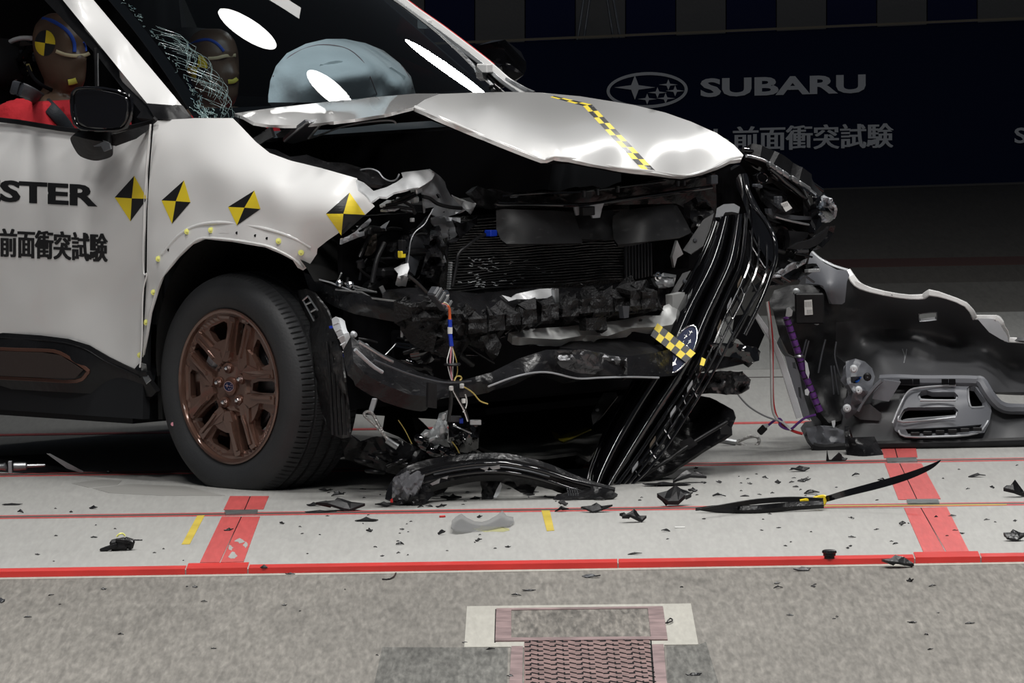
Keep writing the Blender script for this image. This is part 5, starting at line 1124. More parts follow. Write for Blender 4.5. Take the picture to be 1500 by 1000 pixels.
tube('flap_rib', [Yp(x, y, gy0 + d) for x, y, d in ((935, 702, .04), (980, 672, .08), (1020, 645, .12), (1065, 618, .2))], .006, BLK, CAR, 6)
sheet('flap_tab', [(1055, 628), (1064, 622), (1072, 628), (1070, 636), (1056, 636)], BLK, CAR, 'y', gy0 + .16, 4, .008)
sheet('flap_tab', [(995, 640 + 8), (1012, 640), (1022, 650), (1010, 658), (998, 658)], BLKS, CAR, 'y', gy0 + .1, 4, .008)
crumpw = sheet('floor_side_liner', [(500, 642), (512, 638), (530, 648), (545, 640), (565, 638), (590, 645), (610, 655), (640, 668), (665, 678), (690, 680), (700, 690), (660, 700), (620, 705), (600, 700), (560, 690), (530, 680), (505, 672)], BLKS, CAR, 'y', [(500, 642, -.16), (590, 645, -.20), (700, 685, -.22), (560, 690, -.16), (620, 705, -.2), (505, 672, -.1), (600, 670, -.28)], 7, .008, rough=.03, rs=6, sharp=28)
sheet('bumper_remnant', [(590, 590), (600, 600), (612, 640), (600, 650), (585, 640), (560, 630), (565, 600)], MATT, CAR, 'y', .45, 7, .01)
sheet('tray_remnant', [(566, 590), (585, 584), (600, 600), (615, 615), (640, 640), (640, 664), (610, 655), (590, 640), (572, 612)], BLK, CAR, 'y', .5, 7, .01, rough=.03)
sheet('tray_remnant', [(690, 655), (720, 650), (760, 655), (800, 662), (850, 655), (865, 668), (850, 690), (830, 690), (800, 684), (760, 672), (720, 668)], BLKS, CAR, 'y', G(780, 690).y + .06, 7, .01, rough=.04, rs=5)
Z = zf(430, 380, 3.333)
tube('tow_eye_shackle', [Yp(*p, -.38) for p in Z((402, 678), (396, 700), (384, 735), (376, 760))], .006, SILV, CAR, 8)
box('shackle_collar', Yp(*Z((385, 715))[0], -.385), ((ZUP * .95 + rgt * .3).normalized(), YAX, rgt), (.05, .015, .016), GREYM, CAR)
tube('tow_cable', [Yp(*p, -.40) for p in Z((505, 915), (455, 870), (400, 810), (350, 765), (348, 748), (372, 742), (392, 762), (420, 815), (450, 865), (462, 885), (505, 918))], .0048, CABLE, CAR, 8)
sweep('cable_ferrule', [Yp(*p, -.405) for p in Z((455, 880), (480, 897), (508, 915))], circ(10), SILV, CAR, .010, ncat=1)
# pale latch assembly and lamp module hanging down
Z = zf(450, 580, 3.0)
sheet('horn_bracket', Z((500, 165), (520, 145), (545, 150), (570, 110), (580, 75), (605, 68), (620, 60), (618, 90), (612, 130), (622, 150), (615, 190), (590, 192), (570, 210), (575, 232), (545, 238), (525, 205), (490, 195), (485, 178)), ALU, CAR, 'y', [(617, 635, -.30), (655, 602, -.31), (653, 645, -.38), (635, 655, -.40), (635, 640, -.42), (612, 640, -.34)], 4, .012, rough=.03, rs=14, sharp=20)
for x, y, a, b in ((592, 150, 30, 40), (548, 190, 34, 20), (600, 90, 22, 30), (565, 225, 36, 16), (520, 170, 26, 20)): box('bracket_boss', Yp(*Z((x, y))[0], -.42), ((rgt * .9 + ZUP * .4).normalized(), YAX, ZUP), (a / 3 / 471, .03, b / 3 / 471), ALU, CAR, .25)
for x, y in ((505, 190), (520, 215), (555, 240), (600, 235), (620, 250)): sweep('hose_stub', [Yp(*Z((x - 20, y - 6))[0], -.42), Yp(*Z((x, y + 6))[0], -.44), Yp(*Z((x + 22, y + 8))[0], -.41)], circ(10), GLOSS, CAR, .014, ncat=3)
sheet('lamp_module', Z((620, 118), (660, 112), (720, 108), (750, 120), (755, 170), (752, 230), (700, 250), (640, 240), (622, 190)), GLOSS, CAR, 'y', [(656, 619, -.34), (700, 620, -.36), (690, 662, -.36), (680, 640, -.42)], 5, .04, rough=.02, rs=8, sharp=25)
tube('module_edge', [Yp(*p, -.45) for p in Z((640, 130), (680, 145), (722, 165))], .003, SILV, CAR, 6)
box('module_plug', Yp(*Z((740, 115))[0], -.44), (rgt, YAX, ZUP), (.035, .02, .016), ALU, CAR); box('blue_plug', Yp(*Z((677, 108))[0], -.44), (rgt, YAX, ZUP), (.012, .02, .016), BLUE, CAR)
box('module_plug', Yp(*Z((650, 100))[0], -.43), (rgt, YAX, ZUP), (.04, .02, .02), GREYP, CAR)
tube('wire', [Yp(*p, -.45) for p in Z((636, 200), (655, 225), (668, 250))], .002, CU['yellow'], CAR, 6)
tube('wire', [Yp(*p, -.3) for p in Z((400, 105), (430, 150), (460, 210))], .0015, CU['yellow'], CAR, 6)
for k in range(22):
    x = r_.uniform(520, 700); y = r_.uniform(648, 690); a = r_.uniform(-.5, .9); L = r_.uniform(12, 40)
    tube('loose_trim', [Yp(x, y, -.26), Yp(x + L * .5, y + L * .5 * math.sin(a), -.30), Yp(x + L, y + L * math.sin(a) * .8, -.26)], r_.uniform(.003, .009), r_.choice([BLK, BLKS, GLOSS]), CAR, 6)

# ---- lower grille bar arched over the floor
def arcbar():
    root = empty('lower_grille_bar', G(720, 728), 'arched black lower grille bar lying on the floor before the car', 'grille')
    C_ = [(583, 738), (590, 722), (606, 706), (635, 695), (670, 688), (705, 684), (740, 684), (775, 690), (805, 698), (835, 708), (865, 716), (900, 722)]
    yb = G(720, 735).y
    def dp(x): return yb + .06 * math.sin((x - 583) / 317 * PI) + (.10 if x > 760 else 0) * (x - 760) / 140
    path = [Yp(x, y, dp(x)) for x, y in C_]
    P = [(-.5, -.1), (-.46, .2), (-.3, .3), (-.22, .1), (-.12, .1), (-.04, .32), (.12, .36), (.24, .22), (.28, .08), (.42, .12), (.5, -.1), (.3, -.3), (-.3, -.3)]
    sweep('bar_moulding', path, P, BLKS, root, [.085, .10, .105, .10, .092, .088, .085, .08, .075, .06, .05, .035], sharp=30, rough=.002)
    tube('gloss_bead', [Yp(x, y - 5, dp(x) - .03) for x, y in C_[1:-1]], .008, GLOSS, root, 8)
    tube('gloss_bead', [Yp(x, y + 7, dp(x) - .03) for x, y in C_[2:-1]], .006, GLOSS, root, 8)
    tube('trim_line', [Yp(x, y, dp(x) - .035) for x, y in C_[3:9]], .003, SILV if False else GREYP, root, 6)
    Z = zf(450, 580, 3.0)
    for q in (((760, 318), (800, 308), (790, 328)), ((800, 310), (845, 303), (848, 318), (815, 325)), ((540, 385), (585, 362), (580, 382), (550, 392)), ((590, 360), (620, 350), (615, 365))):
        sheet('silver_scuff', Z(*q), SILV, root, 'y', yb - .02, 3, .004)
    sheet('crumpled_end', Z((375, 370), (382, 355), (410, 345), (440, 318), (480, 312), (520, 330), (510, 370), (490, 420), (480, 480), (440, 505), (380, 505), (360, 490), (372, 450)), mat('smoky_lens_plastic', (.14, .14, .15), .18, 0, .4, bump=.6, bs=20), root, 'y', [(575, 705, yb - .03), (600, 690, yb), (620, 690, yb), (610, 745, yb - .05), (575, 745, yb - .04), (595, 715, yb - .10)], 4, .01, rough=.04, rs=12, sharp=20)
    sheet('end_foot', Z((360, 490), (380, 470), (430, 450), (480, 440), (540, 405), (560, 430), (520, 470), (490, 505), (440, 515), (400, 510)), BLKS, root, 'y', [(570, 745, yb - .05), (630, 722, yb - .02), (600, 750, yb - .06), (610, 735, yb - .09)], 4, .02, rough=.03, rs=9, sharp=24)
    sheet('torn_web', Z((480, 420), (560, 375), (640, 345), (720, 325), (780, 330), (860, 355), (940, 370), (1010, 395), (990, 430), (940, 425), (880, 390), (850, 380), (830, 440), (790, 468), (765, 455), (775, 410), (760, 370), (690, 365), (630, 385), (600, 425), (540, 445)), BLKS, root, 'y', lambda x, y: dp(x) + .03, 5, .008, rough=.02, rs=8, sharp=24)
    sheet('pale_inner_ring', Z((818, 445), (832, 410), (850, 378), (856, 395), (846, 425), (832, 445)), CLR, root, 'y', dp(735) + .02, 3, .004)
    sheet('bar_tail', Z((1000, 370), (1080, 345), (1140, 370), (1200, 385), (1260, 395), (1330, 410), (1365, 430), (1340, 445), (1250, 452), (1150, 462), (1080, 450), (1100, 430), (1140, 425), (1100, 410), (1040, 390)), BLKS, root, 'y', lambda x, y: G(x, 733).y + (735 - y) * .004, 5, .01, rough=.02, rs=8, sharp=24)
    for k in range(5):
        for j in range(3): box('mesh_cell', Yp(831 + k * 3.4 + j, 716 + j * 4, G(840, 733).y - .01), (rgt, YAX, ZUP), (.004, .01, .007), GREYP, root, .1)
    sheet('red_reflector', Z((365, 455), (375, 448), (378, 470), (366, 480)), CU['red'], root, 'y', yb - .09, 3, .004)
arcbar()

# ---- the torn-off bumper cover standing on its edge at the right
Z = zf(1050, 350, 2.857)
bump = empty('bumper_cover', G(1330, 655), 'torn-off bumper cover seen from its grey inside, at the right', 'bumper')
by = G(1300, 655).y
INNER = PANEL
BDEP = [(1188, 368, by + .25), (1242, 395, by + .20), (1300, 432, by + .12), (1360, 432, by + .18), (1430, 462, by + .2), (1500, 495, by + .22), (1620, 500, by + .22), (1240, 480, by + .28), (1300, 480, by + .40), (1400, 500, by + .42), (1480, 540, by + .38), (1600, 560, by + .38),
        (1250, 540, by + .30), (1290, 520, by + .2), (1300, 552, by + .12), (1380, 555, by + .10), (1450, 560, by + .12), (1260, 590, by + .05), (1330, 600, by + .0), (1420, 600, by + .0), (1300, 645, by - .02), (1480, 645, by + .0), (1200, 640, by + .02), (1180, 600, by + .12), (1150, 500, by + .25), (1620, 645, by), (1560, 610, by + .05)]
bf_ = tps(BDEP)
cover = sheet('cover_shell', Z((395, 50), (430, 82), (490, 113), (548, 130), (572, 178), (612, 206), (700, 230), (800, 245), (868, 243), (890, 226), (960, 243), (1040, 275), (1075, 318), (1082, 330), (1172, 333), (1190, 360), (1214, 400), (1222, 425), (1600, 428), (1600, 640), (1166, 640), (1120, 605), (1130, 640), (1160, 690), (1205, 714), (1600, 716), (1600, 848), (1286, 850), (1100, 858), (900, 858), (700, 868), (560, 872), (450, 878), (400, 874), (375, 845), (350, 790), (368, 765), (400, 760), (330, 640), (300, 500), (250, 440), (300, 330), (330, 220), (370, 130), (385, 80)),
              INNER, bump, 'y', lambda x, y: bf_(x, y), 9, .012, holes=[Z((846, 652), (858, 640), (878, 636), (900, 643), (990, 643), (1004, 655), (1004, 668), (990, 676), (870, 674), (850, 668)), Z((765, 752), (785, 715), (800, 708), (990, 706), (1004, 716), (1004, 733), (990, 742), (800, 756), (780, 766)),
              Z((1052, 625), (1062, 617), (1078, 620), (1122, 680), (1122, 698), (1110, 704), (1070, 706), (1060, 698), (1053, 670)), Z((845, 318), (852, 312), (912, 306), (920, 312), (920, 334), (914, 339), (854, 345), (847, 340))], sharp=45)
bo = onto(cover, .004)
for P in (((846, 652), (858, 640), (878, 636), (900, 643), (990, 643), (1004, 655), (1004, 668), (990, 676), (870, 674), (850, 668)), ((765, 752), (785, 715), (800, 708), (990, 706), (1004, 716), (1004, 733), (990, 742), (800, 756), (780, 766)), ((1052, 625), (1062, 617), (1078, 620), (1122, 680), (1122, 698), (1110, 704), (1070, 706), (1060, 698), (1053, 670))):
    tube('opening_rim', [Yp(*p, bf_(*p) - .012) for p in Z(*P)], .0045, GREYM, cover, 6, closed=True, ncat=3)
tube('hole_rim', [Yp(*p, bf_(*p) - .004) for p in Z((845, 318), (852, 312), (912, 306), (920, 312), (920, 334), (914, 339), (854, 345), (847, 340))], .002, GREYM, cover, 6, closed=True, ncat=2)
sweep('painted_edge', [Yp(*p, bf_(*p) + .01) for p in Z((550, 132), (575, 175), (612, 203), (700, 227), (800, 242), (868, 240), (890, 224), (960, 241), (1040, 273), (1075, 316), (1082, 328), (1172, 330), (1190, 358), (1214, 398), (1222, 422), (1400, 425), (1600, 427))], rect(.02, .03), WHITE, cover, [.9, 1.2, 1.0, .8, .8, .9, 1.1, .8, .8, .9, .8, .9, 1.0, .9, .9, 1, 1], ncat=2, sharp=40)
tube('painted_edge', [Yp(*p, bf_(*p)) for p in Z((395, 50), (430, 82), (490, 113), (548, 130))], .004, CLR, cover, 6, ncat=3)
sheet('edge_fold', Z((575, 175), (600, 185), (640, 205), (610, 210), (585, 200)), WHITE, bump, 'y', by + .1, 4, .01)
sheet('edge_fold', Z((1090, 332), (1172, 334), (1195, 372), (1216, 405), (1220, 432), (1190, 420), (1140, 390), (1105, 350)), GREYM, bump, 'y', by + .16, 5, .01)
sheet('opening_shade_sheet', Z((780, 640), (1130, 610), (1140, 720), (1120, 800), (780, 800), (755, 740)), MATT, bump, 'y', lambda x, y: bf_(x, y) + .07, 12, .01)  # black sheet added behind the openings to make them look dark
# raised frame round the openings, ledge above it
FRM = mat('bumper_frame_grey', (.13, .135, .15), .40, bump=.1, bs=9)
sheet('corner_lobe', zf(1180, 350, 4.69)((35, 88), (130, 165), (215, 210), (285, 215), (303, 250), (285, 290), (270, 435), (250, 448), (180, 446), (150, 390), (120, 322), (90, 312), (0, 305), (10, 200)), FRM, bump, 'y', [(1188, 368, by + .16), (1240, 397, by + .12), (1185, 415, by + .12), (1232, 444, by + .09), (1215, 420, by + .05)], 6, .02)
for P in (((665, 755), (680, 800), (678, 850)), ((695, 755), (688, 800), (675, 852))): tube('mould_scratch', [Yp(*p, bf_(*p) - .003) for p in zf(1180, 350, 4.69)(*P)], .0012, GREYM, cover, 4)
fy = lambda d: (lambda x, y: bf_(x, y) - d)
sheet('opening_frame', Z((735, 770), (760, 700), (800, 640), (850, 620), (1030, 612), (1060, 605), (1100, 612), (1140, 670), (1150, 720), (1140, 770), (1120, 810), (1000, 822), (900, 828), (780, 826), (745, 800)), FRM, bump, 'y', fy(.03), 6, .02, holes=[Z((840, 655), (855, 637), (878, 632), (900, 640), (995, 640), (1010, 655), (1008, 672), (992, 680), (868, 678), (846, 672)), Z((758, 755), (782, 712), (800, 704), (995, 702), (1010, 716), (1008, 738), (990, 747), (800, 762), (778, 772)),
      Z((1047, 625), (1060, 612), (1080, 616), (1127, 678), (1127, 702), (1112, 709), (1068, 711), (1055, 700), (1048, 670)), Z((790, 795), (1000, 785), (1110, 775), (1095, 800), (1000, 812), (800, 815))], sharp=30)
for P in (((762, 740), (780, 766), (1000, 745)), ((760, 800), (790, 826), (950, 826), (1090, 812), (1135, 760)), ((735, 770), (765, 700), (800, 640), (850, 622), (1000, 612)), ((850, 676), (1000, 676))): tube('frame_edge', [Yp(*p, bf_(*p) - .05) for p in Z(*P)], .0035, GREYM, bump, 6, ncat=3)
sweep('ledge', [Yp(*p, bf_(*p) - .04) for p in Z((690, 590), (760, 588), (860, 592), (1000, 592), (1080, 594), (1110, 602), (1140, 650), (1190, 700), (1286, 712), (1600, 714))], rect(.035, .06, .3), FRM, bump, 1, ncat=3, sharp=30)
for x in (780, 805, 835, 955, 985): box('ledge_slot', Yp(*Z((x, 597))[0], bf_(*Z((x, 597))[0]) - .075), (rgt, YAX, ZUP), (.022, .01, .018), MATT, bump, .1)
for i in range(6): box('lower_tab', Yp(*Z((830 + i * 52, 815 - i * 4))[0], bf_(1380, 640) - .03), (rgt, YAX, ZUP), (.03, .01, .012), BLK, bump, .2)
sweep('lower_lip', [Yp(*p, by - .04) for p in Z((400, 868), (450, 878), (600, 866), (760, 862), (1000, 858), (1286, 848), (1600, 846))], rect(.03, .08, .3), BLK, bump, 1, ncat=2, sharp=30)
sheet('corner_box', Z((660, 640), (700, 590), (770, 600), (745, 640), (720, 680), (650, 668)), FRM, bump, 'y', by - .04, 5, .05)
sheet('corner_box', Z((600, 700), (640, 690), (690, 730), (680, 760), (600, 755), (570, 735)), INNER, bump, 'y', by - .02, 5, .05)
tube('bumper_strut', [Yp(*p, by - .06) for p in Z((590, 720), (620, 670), (660, 620), (690, 592))], .007, FRM, bump, 6)
sheet('light_bracket', Z((540, 512), (580, 500), (620, 512), (650, 540), (662, 575), (650, 620), (620, 680), (580, 730), (545, 755), (532, 745), (560, 690), (570, 640), (545, 600), (540, 550)), FRM, bump, 'y', [(1240, 530, by + .0), (1282, 550, by + .05), (1245, 612, by - .04), (1262, 565, by - .08)], 4, .03, holes=[Z((560, 576), (606, 574), (608, 602), (562, 604))], rough=.02, rs=9, sharp=28)
sheet('bracket_recess', Z((556, 572), (610, 570), (612, 606), (558, 608)), MATT, bump, 'y', by - .015, 5, .01)
tube('blue_spring_clip', [Yp(*p, by - .03) for p in Z((580, 580), (600, 578), (602, 590), (582, 596), (600, 598))], .004, mat('bright_blue_plastic', (.01, .14, .75), .3), bump, 6)
for x, y in ((592, 632), (573, 543), (545, 708), (630, 577)): lathe('bumper_screw', [(.002, -.012), (.008, -.012), (.010, -.006), (.013, -.004), (.014, .004)], Yp(*Z((x, y))[0], by - .09), YAX, rgt, ZUP, CLR if x < 600 else BLK, bump, 12)
# black sensor housing, taped harness, bare strut
sheet('sensor_housing', Z((240, 215), (300, 195), (350, 190), (430, 195), (455, 215), (470, 270), (500, 275), (540, 275), (545, 290), (600, 292), (600, 340), (500, 348), (498, 420), (500, 490), (540, 520), (550, 600), (535, 700), (520, 760), (470, 770), (430, 725), (400, 640), (340, 500), (300, 480), (260, 400), (235, 300), (220, 260)), BLK, bump, 'y', [(1150, 420, by + .12), (1215, 430, by + .1), (1250, 460, by + .14), (1225, 520, by + .16), (1235, 600, by + .05), (1200, 600, by + .02), (1165, 520, by + .05), (1180, 460, by + .04)], 7, .02, rough=.02, rs=5, sharp=30)
box('sensor_block', Yp(*Z((388, 290))[0], by + .01), (rgt, YAX, ZUP), (.095, .03, .10), BLK, bump, .15)
sl = lambda x, y: Yp(x, y, by - .008)
poly('paper_label', Z((366, 256), (398, 253), (402, 316), (368, 318)), sl, CU['white'], bump)
sl2 = lambda x, y: Yp(x, y, by - .0085)
text('label_print', '||||||', Z((370, 285), (396, 284), (369, 262)), sl2, INK, bump); text('label_print', '|||||', Z((378, 314), (399, 313), (377, 296)), sl2, INK, bump)
for x, y in ((333, 222), (418, 343)): lathe('housing_screw', [(0, -.01), (.007, -.01), (.010, -.004), (.013, -.002), (.013, .004)], Yp(*Z((x, y))[0], by + .03), YAX, rgt, ZUP, ALU, bump, 12)
for P in (((375, 420), (355, 500)), ((385, 425), (365, 505)), ((455, 420), (440, 480), (425, 560)), ((490, 530), (500, 600), (510, 650)), ((500, 430), (495, 500), (530, 620)), ((478, 530), (490, 650))): tube('housing_rib', [Yp(*p, by + .02) for p in Z(*P)], .003, GREYP, bump, 6)
pw = [Yp(*p, by - .03) for p in Z((290, 325), (305, 370), (325, 430), (345, 490), (365, 560), (390, 620), (412, 675), (432, 722))]
tube('purple_harness', pw, .0115, mat('purple_wrap', (.10, .025, .17), .45, bump=.5, bs=60), bump, 10)
pwc = [Vector(p) for p in cat(pw, 6)]
for k in range(2, len(pwc) - 2, 3):
    d = (pwc[k + 1] - pwc[k]).normalized(); lathe('harness_band', [(.0122, -.002), (.0128, 0), (.0122, .002)], pwc[k], (d + rgt * .35).normalized(), YAX, d.cross(YAX).normalized(), BLK, bump, 12)
lathe('harness_ring', [(.013, -.005), (.016, 0), (.013, .005)], pwc[18], (pwc[19] - pwc[18]).normalized(), YAX, rgt, SILV, bump, 12)
sheet('harness_clip', Z((288, 322), (292, 290), (304, 286), (318, 300), (314, 322), (300, 326)), ALU, bump, 'y', by - .04, 3, .01)
for P in (((368, 505), (380, 520), (388, 560), (384, 585), (372, 560)), ((368, 632), (380, 625), (388, 640), (382, 655), (370, 652)), ((480, 762), (496, 758), (496, 775), (490, 796), (484, 780))): sheet('white_clip', Z(*P), CLR, bump, 'y', by - .05, 3, .01)
sweep('pale_strut', [Yp(*p, by - .05) for p in Z((160, 312), (200, 370), (240, 440), (280, 540), (315, 650), (345, 748))], rect(.017, .01), CLR, bump, [.9, 1, 1.1, 1.3, 1.4, 1.2], ncat=3)
sheet('side_flange', Z((285, 490), (325, 500), (345, 560), (360, 640), (385, 720), (392, 760), (360, 745), (330, 640), (300, 550)), FRM, bump, 'y', by - .03, 4, .01, holes=[Z((315, 515), (328, 515), (333, 545), (320, 540)), Z((340, 620), (350, 620), (355, 670), (344, 660))])
sheet('dark_fin', Z((75, 320), (120, 315), (160, 330), (200, 400), (170, 470), (120, 450), (90, 420), (60, 410)), MATT, bump, 'y', by + .1, 5, .01)
sheet('bent_foot', Z((370, 790), (430, 780), (500, 790), (530, 800), (540, 860), (460, 870), (400, 860), (380, 830)), FRM, bump, 'y', by - .06, 5, .03, rough=.02, rs=8)
tag(tube('red_wire', [Yp(*p, by - .09) for p in Z((212, 262), (222, 330), (232, 430), (232, 560), (236, 690), (256, 755), (290, 785), (325, 805), (360, 815))], .0048, CU['red'], None, 6), 'red wire hanging in front of the torn-off bumper cover', 'wire')
tag(tube('white_wire', [Yp(*p, by - .10) for p in Z((210, 262), (219, 340), (226, 440), (229, 560), (232, 700), (250, 750), (280, 770), (310, 800))], .0045, CU['white'], None, 6), 'white wire hanging beside the red wire at the bumper cover', 'wire')
tag(tube('grey_wire', [Yp(x, y, by - .1 - .2 * t) for (x, y), t in zip(Z((78, 632), (100, 665), (140, 705), (200, 740), (262, 762)), (1, .8, .5, .2, 0))], .0028, GREYM, None, 6), 'thin grey wire curving over the floor left of the bumper cover', 'wire')
pl = empty('purple_cable', G(1125, 632), 'purple cable with a black plug on the floor left of the bumper cover', 'cable')
tube('cable', [Yp(*p, by - .1) for p in Z((215, 780), (240, 760), (262, 752), (272, 765), (262, 775), (280, 790), (310, 795), (340, 770), (370, 748), (415, 735))], .004, CU['purple'], pl, 6)
box('plug', Yp(*Z((190, 798))[0], by - .1), ((rgt * .7 + ZUP * .7).normalized(), YAX, (rgt * -.7 + ZUP * .7).normalized()), (.032, .02, .022), BLK, pl, .2)
sheet('plug_tip', Z((195, 778), (212, 772), (220, 785), (205, 790)), CLR, pl, 'y', by - .11, 3, .01)
blk = sheet('black_bracket_block', Z((534, 782), (552, 782), (560, 830), (660, 826), (682, 872), (702, 908), (690, 922), (620, 926), (552, 922), (538, 880)), BLKS, None, 'y', [(1240, 625, by - .2), (1280, 640, by - .2), (1295, 672, by - .3), (1243, 672, by - .28), (1265, 655, by - .32)], 4, .07, rough=.02, rs=8, sharp=25)
tag(blk, 'black ribbed plastic bracket block under the bumper cover', 'bracket')
tag(sheet('black_bracket', Z((462, 882), (470, 925), (480, 926), (512, 895), (524, 905), (522, 934), (480, 936), (458, 928)), BLKS, None, 'y', G(1222, 676).y, 3, .03, sharp=25), 'small black bracket on the red line left of the bracket block', 'bracket')

# ---- cables, strips and the left-hand fixture
tc_ = empty('tow_loop_cable', G(1090, 645), 'steel cable with a looped end on the floor beside the grille', 'cable')
cy = G(1080, 652).y
tube('cable', [Yp(x, y, cy) for x, y in ((1030, 642), (1050, 646), (1062, 647), (1078, 648), (1090, 653), (1102, 655), (1110, 650), (1112, 644), (1107, 639), (1096, 640), (1086, 644), (1078, 648))], .0055, CABLE, tc_, 8)
sweep('ferrule', [Yp(1059, 645, cy), Yp(1078, 648, cy)], circ(12), SILV, tc_, .010, ncat=1)
ls = empty('splitter_strip', G(1180, 742), 'long curved black trim strip with yellow tape lying on the floor at the right', 'trim')
sy_ = G(1180, 745).y
sweep('strip_blade', [Yp(x, y, sy_ - d) for x, y, d in ((1168, 736, 0), (1200, 733, .0), (1240, 722, .02), (1290, 709, .03), (1330, 697, .04), (1362, 684, .05), (1378, 674, .05))], [(-.5, -.3), (-.5, .3), (-.1, .6), (.5, .4), (.5, -.3)], GLOSS, ls, [.024, .018, .02, .023, .021, .015, .003], sharp=30)
sweep('strip_blade', [G(x, y, z) for x, y, z in ((1019, 745, .012), (1050, 745, .012), (1100, 746, .012), (1150, 742, .015), (1206, 738, .02))], [(-.5, -.2), (-.45, .3), (0, .5), (.5, .3), (.5, -.2)], BLKS, ls, [.006, .022, .026, .026, .024], ref=YAX * -1, sharp=30)
sweep('strip_blade', [G(x, y, .03) for x, y in ((1019, 747), (1060, 741), (1110, 734), (1160, 731), (1205, 733))], [(-.5, -.2), (-.45, .3), (.5, .3), (.5, -.2)], BLK, ls, [.004, .012, .016, .016, .016], ref=YAX * -1, sharp=30)
for P in (((1172, 734), (1186, 732), (1196, 735)), ((1192, 730), (1205, 727), (1209, 728)), ((1206, 728), (1208, 735), (1204, 740)), ((1198, 735), (1206, 737))): tube('yellow_tape', [Yp(x, y, sy_ - .03) for x, y in P], .006, mat('yellow_tape_wrap', (.75, .56, .02), .35) if not bpy.data.materials.get('yellow_tape_wrap') else bpy.data.materials['yellow_tape_wrap'], ls, 6)
fx = empty('floor_fixture', G(40, 694), 'dark steel floor fixture with a shiny clamp at the far left', 'fixture')
fy_ = G(40, 693).y
sheet('fixture_body', [(-60, 668), (0, 667), (70, 665), (97, 683), (120, 690), (122, 694), (60, 697), (0, 698), (-60, 700)], mat('dark_steel', (.05, .05, .055), .35, .6, bump=.2), fx, 'y', [(0, 670, fy_ + .3), (70, 667, fy_ + .3), (0, 697, fy_), (120, 693, fy_), (60, 690, fy_ + .02)], 7, .02)
sheet('fixture_edge', [(68, 664), (73, 664), (122, 690), (121, 693), (98, 686)], SILV, fx, 'y', fy_ - .01, 5, .01)
sweep('clamp_barrel', [Yp(x, y, fy_ - .02) for x, y in ((20, 683), (24, 683), (38, 682.5), (40, 682), (66, 681))], circ(12), SILV, fx, [.013, .014, .013, .006, .005], ncat=1, sharp=30)
sweep('clamp_barrel', [Yp(x, y, fy_ - .02) for x, y in ((-40, 684), (4, 683.5), (8, 683.5), (10, 683))], circ(12), SILV, fx, [.010, .011, .014, .006], ncat=1, sharp=30)
box('clamp_block', Yp(15, 684, fy_ - .01), (rgt, YAX, ZUP), (.012, .03, .04), GREYM, fx)
lens = sheet('clear_lens_fragment', [(661, 772), (662, 762), (668, 756), (676, 752), (684, 758), (695, 763), (706, 764), (716, 761), (728, 754), (736, 747), (742, 755), (752, 757), (753, 764), (747, 769), (735, 770), (720, 774), (700, 778), (680, 778), (668, 776)], None and GLASSC or mat('milky_lens', (.36, .365, .37), .15, spec=.6), None, 'y', [(661, 770, G(690, 779).y), (753, 762, G(690, 779).y + .25), (736, 747, G(690, 779).y + .5), (676, 752, G(690, 779).y + .45), (700, 778, G(690, 779).y), (706, 764, G(690, 779).y + .2)], 6, .004)
m_ = lens.data.materials[0].node_tree.nodes['Principled BSDF']; m_.inputs['Alpha'].default_value = .45
tag(lens, 'clear curved lens fragment lying on the floor before the arched bar', 'lens')

# ---- fragments on the floor
SH = [mat('shard_black', (.012, .012, .013), .35, bump=.3, var=.4), BLKS, BLK, BLK]
def shard(px, py, wp, hp, seed, label, cat_='debris', group=None, m=None, name='plastic_shard', curl=0.3, spikes=6):
    """An angular sliver of broken moulding: irregular outline, bent along a fold, resting on its lowest corners."""
    q = random.Random(seed); base = G(px, py + hp * .5, ZL if py + hp * .5 > 840 - px * .0155 + 0 else 0.0); w_ = wp / 471 / 2; h = hp / 471
    n = max(5, spikes); al = q.uniform(-.5, .5); pts = []
    for i in range(n):
        a = 2 * PI * i / n + q.uniform(-.25, .25); r = q.uniform(.55, 1.0); pts.append((math.cos(a) * r, math.sin(a) * r))
    xs = [p[0] for p in pts]; sc = 2 / (max(xs) - min(xs)); pts = [((x - (max(xs) + min(xs)) / 2) * sc, y) for x, y in pts]
    dp = w_ * q.uniform(.5, .9); ctr = len(pts); top = []; 
    def hz(x, y): return max(0.0, h * (.15 + .6 * abs(math.sin(x * 1.2 + seed)) * (1 - .3 * abs(y))) * (1 if q.random() > .3 else .75))
    top = [Vector((x * w_, y * dp, hz(x, y))) for x, y in pts] + [Vector((q.uniform(-.2, .2) * w_, 0, h * .95))]
    mid_ = [Vector((x * w_ * .5 + q.uniform(-.1, .1) * w_, y * dp * .5, h * q.uniform(.35, .8))) for x, y in pts]
    vs = top + mid_; fs = []
    for i in range(n):
        j = (i + 1) % n; fs += [(i, j, n + 1 + j), (i, n + 1 + j, n + 1 + i), (n + 1 + i, n + 1 + j, n)]
    lo = min(v.z for v in vs)
    th = max(.0015, h * .18)
    allv = [v + Vector((0, 0, th - lo)) for v in vs]; k = len(allv); allv += [v - Vector((0, 0, th)) for v in allv]
    F = list(fs) + [tuple(i + k for i in reversed(f)) for f in fs] + [(i, i + k, (i + 1) % n + k, (i + 1) % n) for i in range(n)]
    F = [tuple(f) for f in F]
    o = mesh(name, allv, F, m or SH[q.randrange(4)], None, False); o.location = base; o.rotation_euler.z = al * .5
    return tag(o, label, cat_, group)
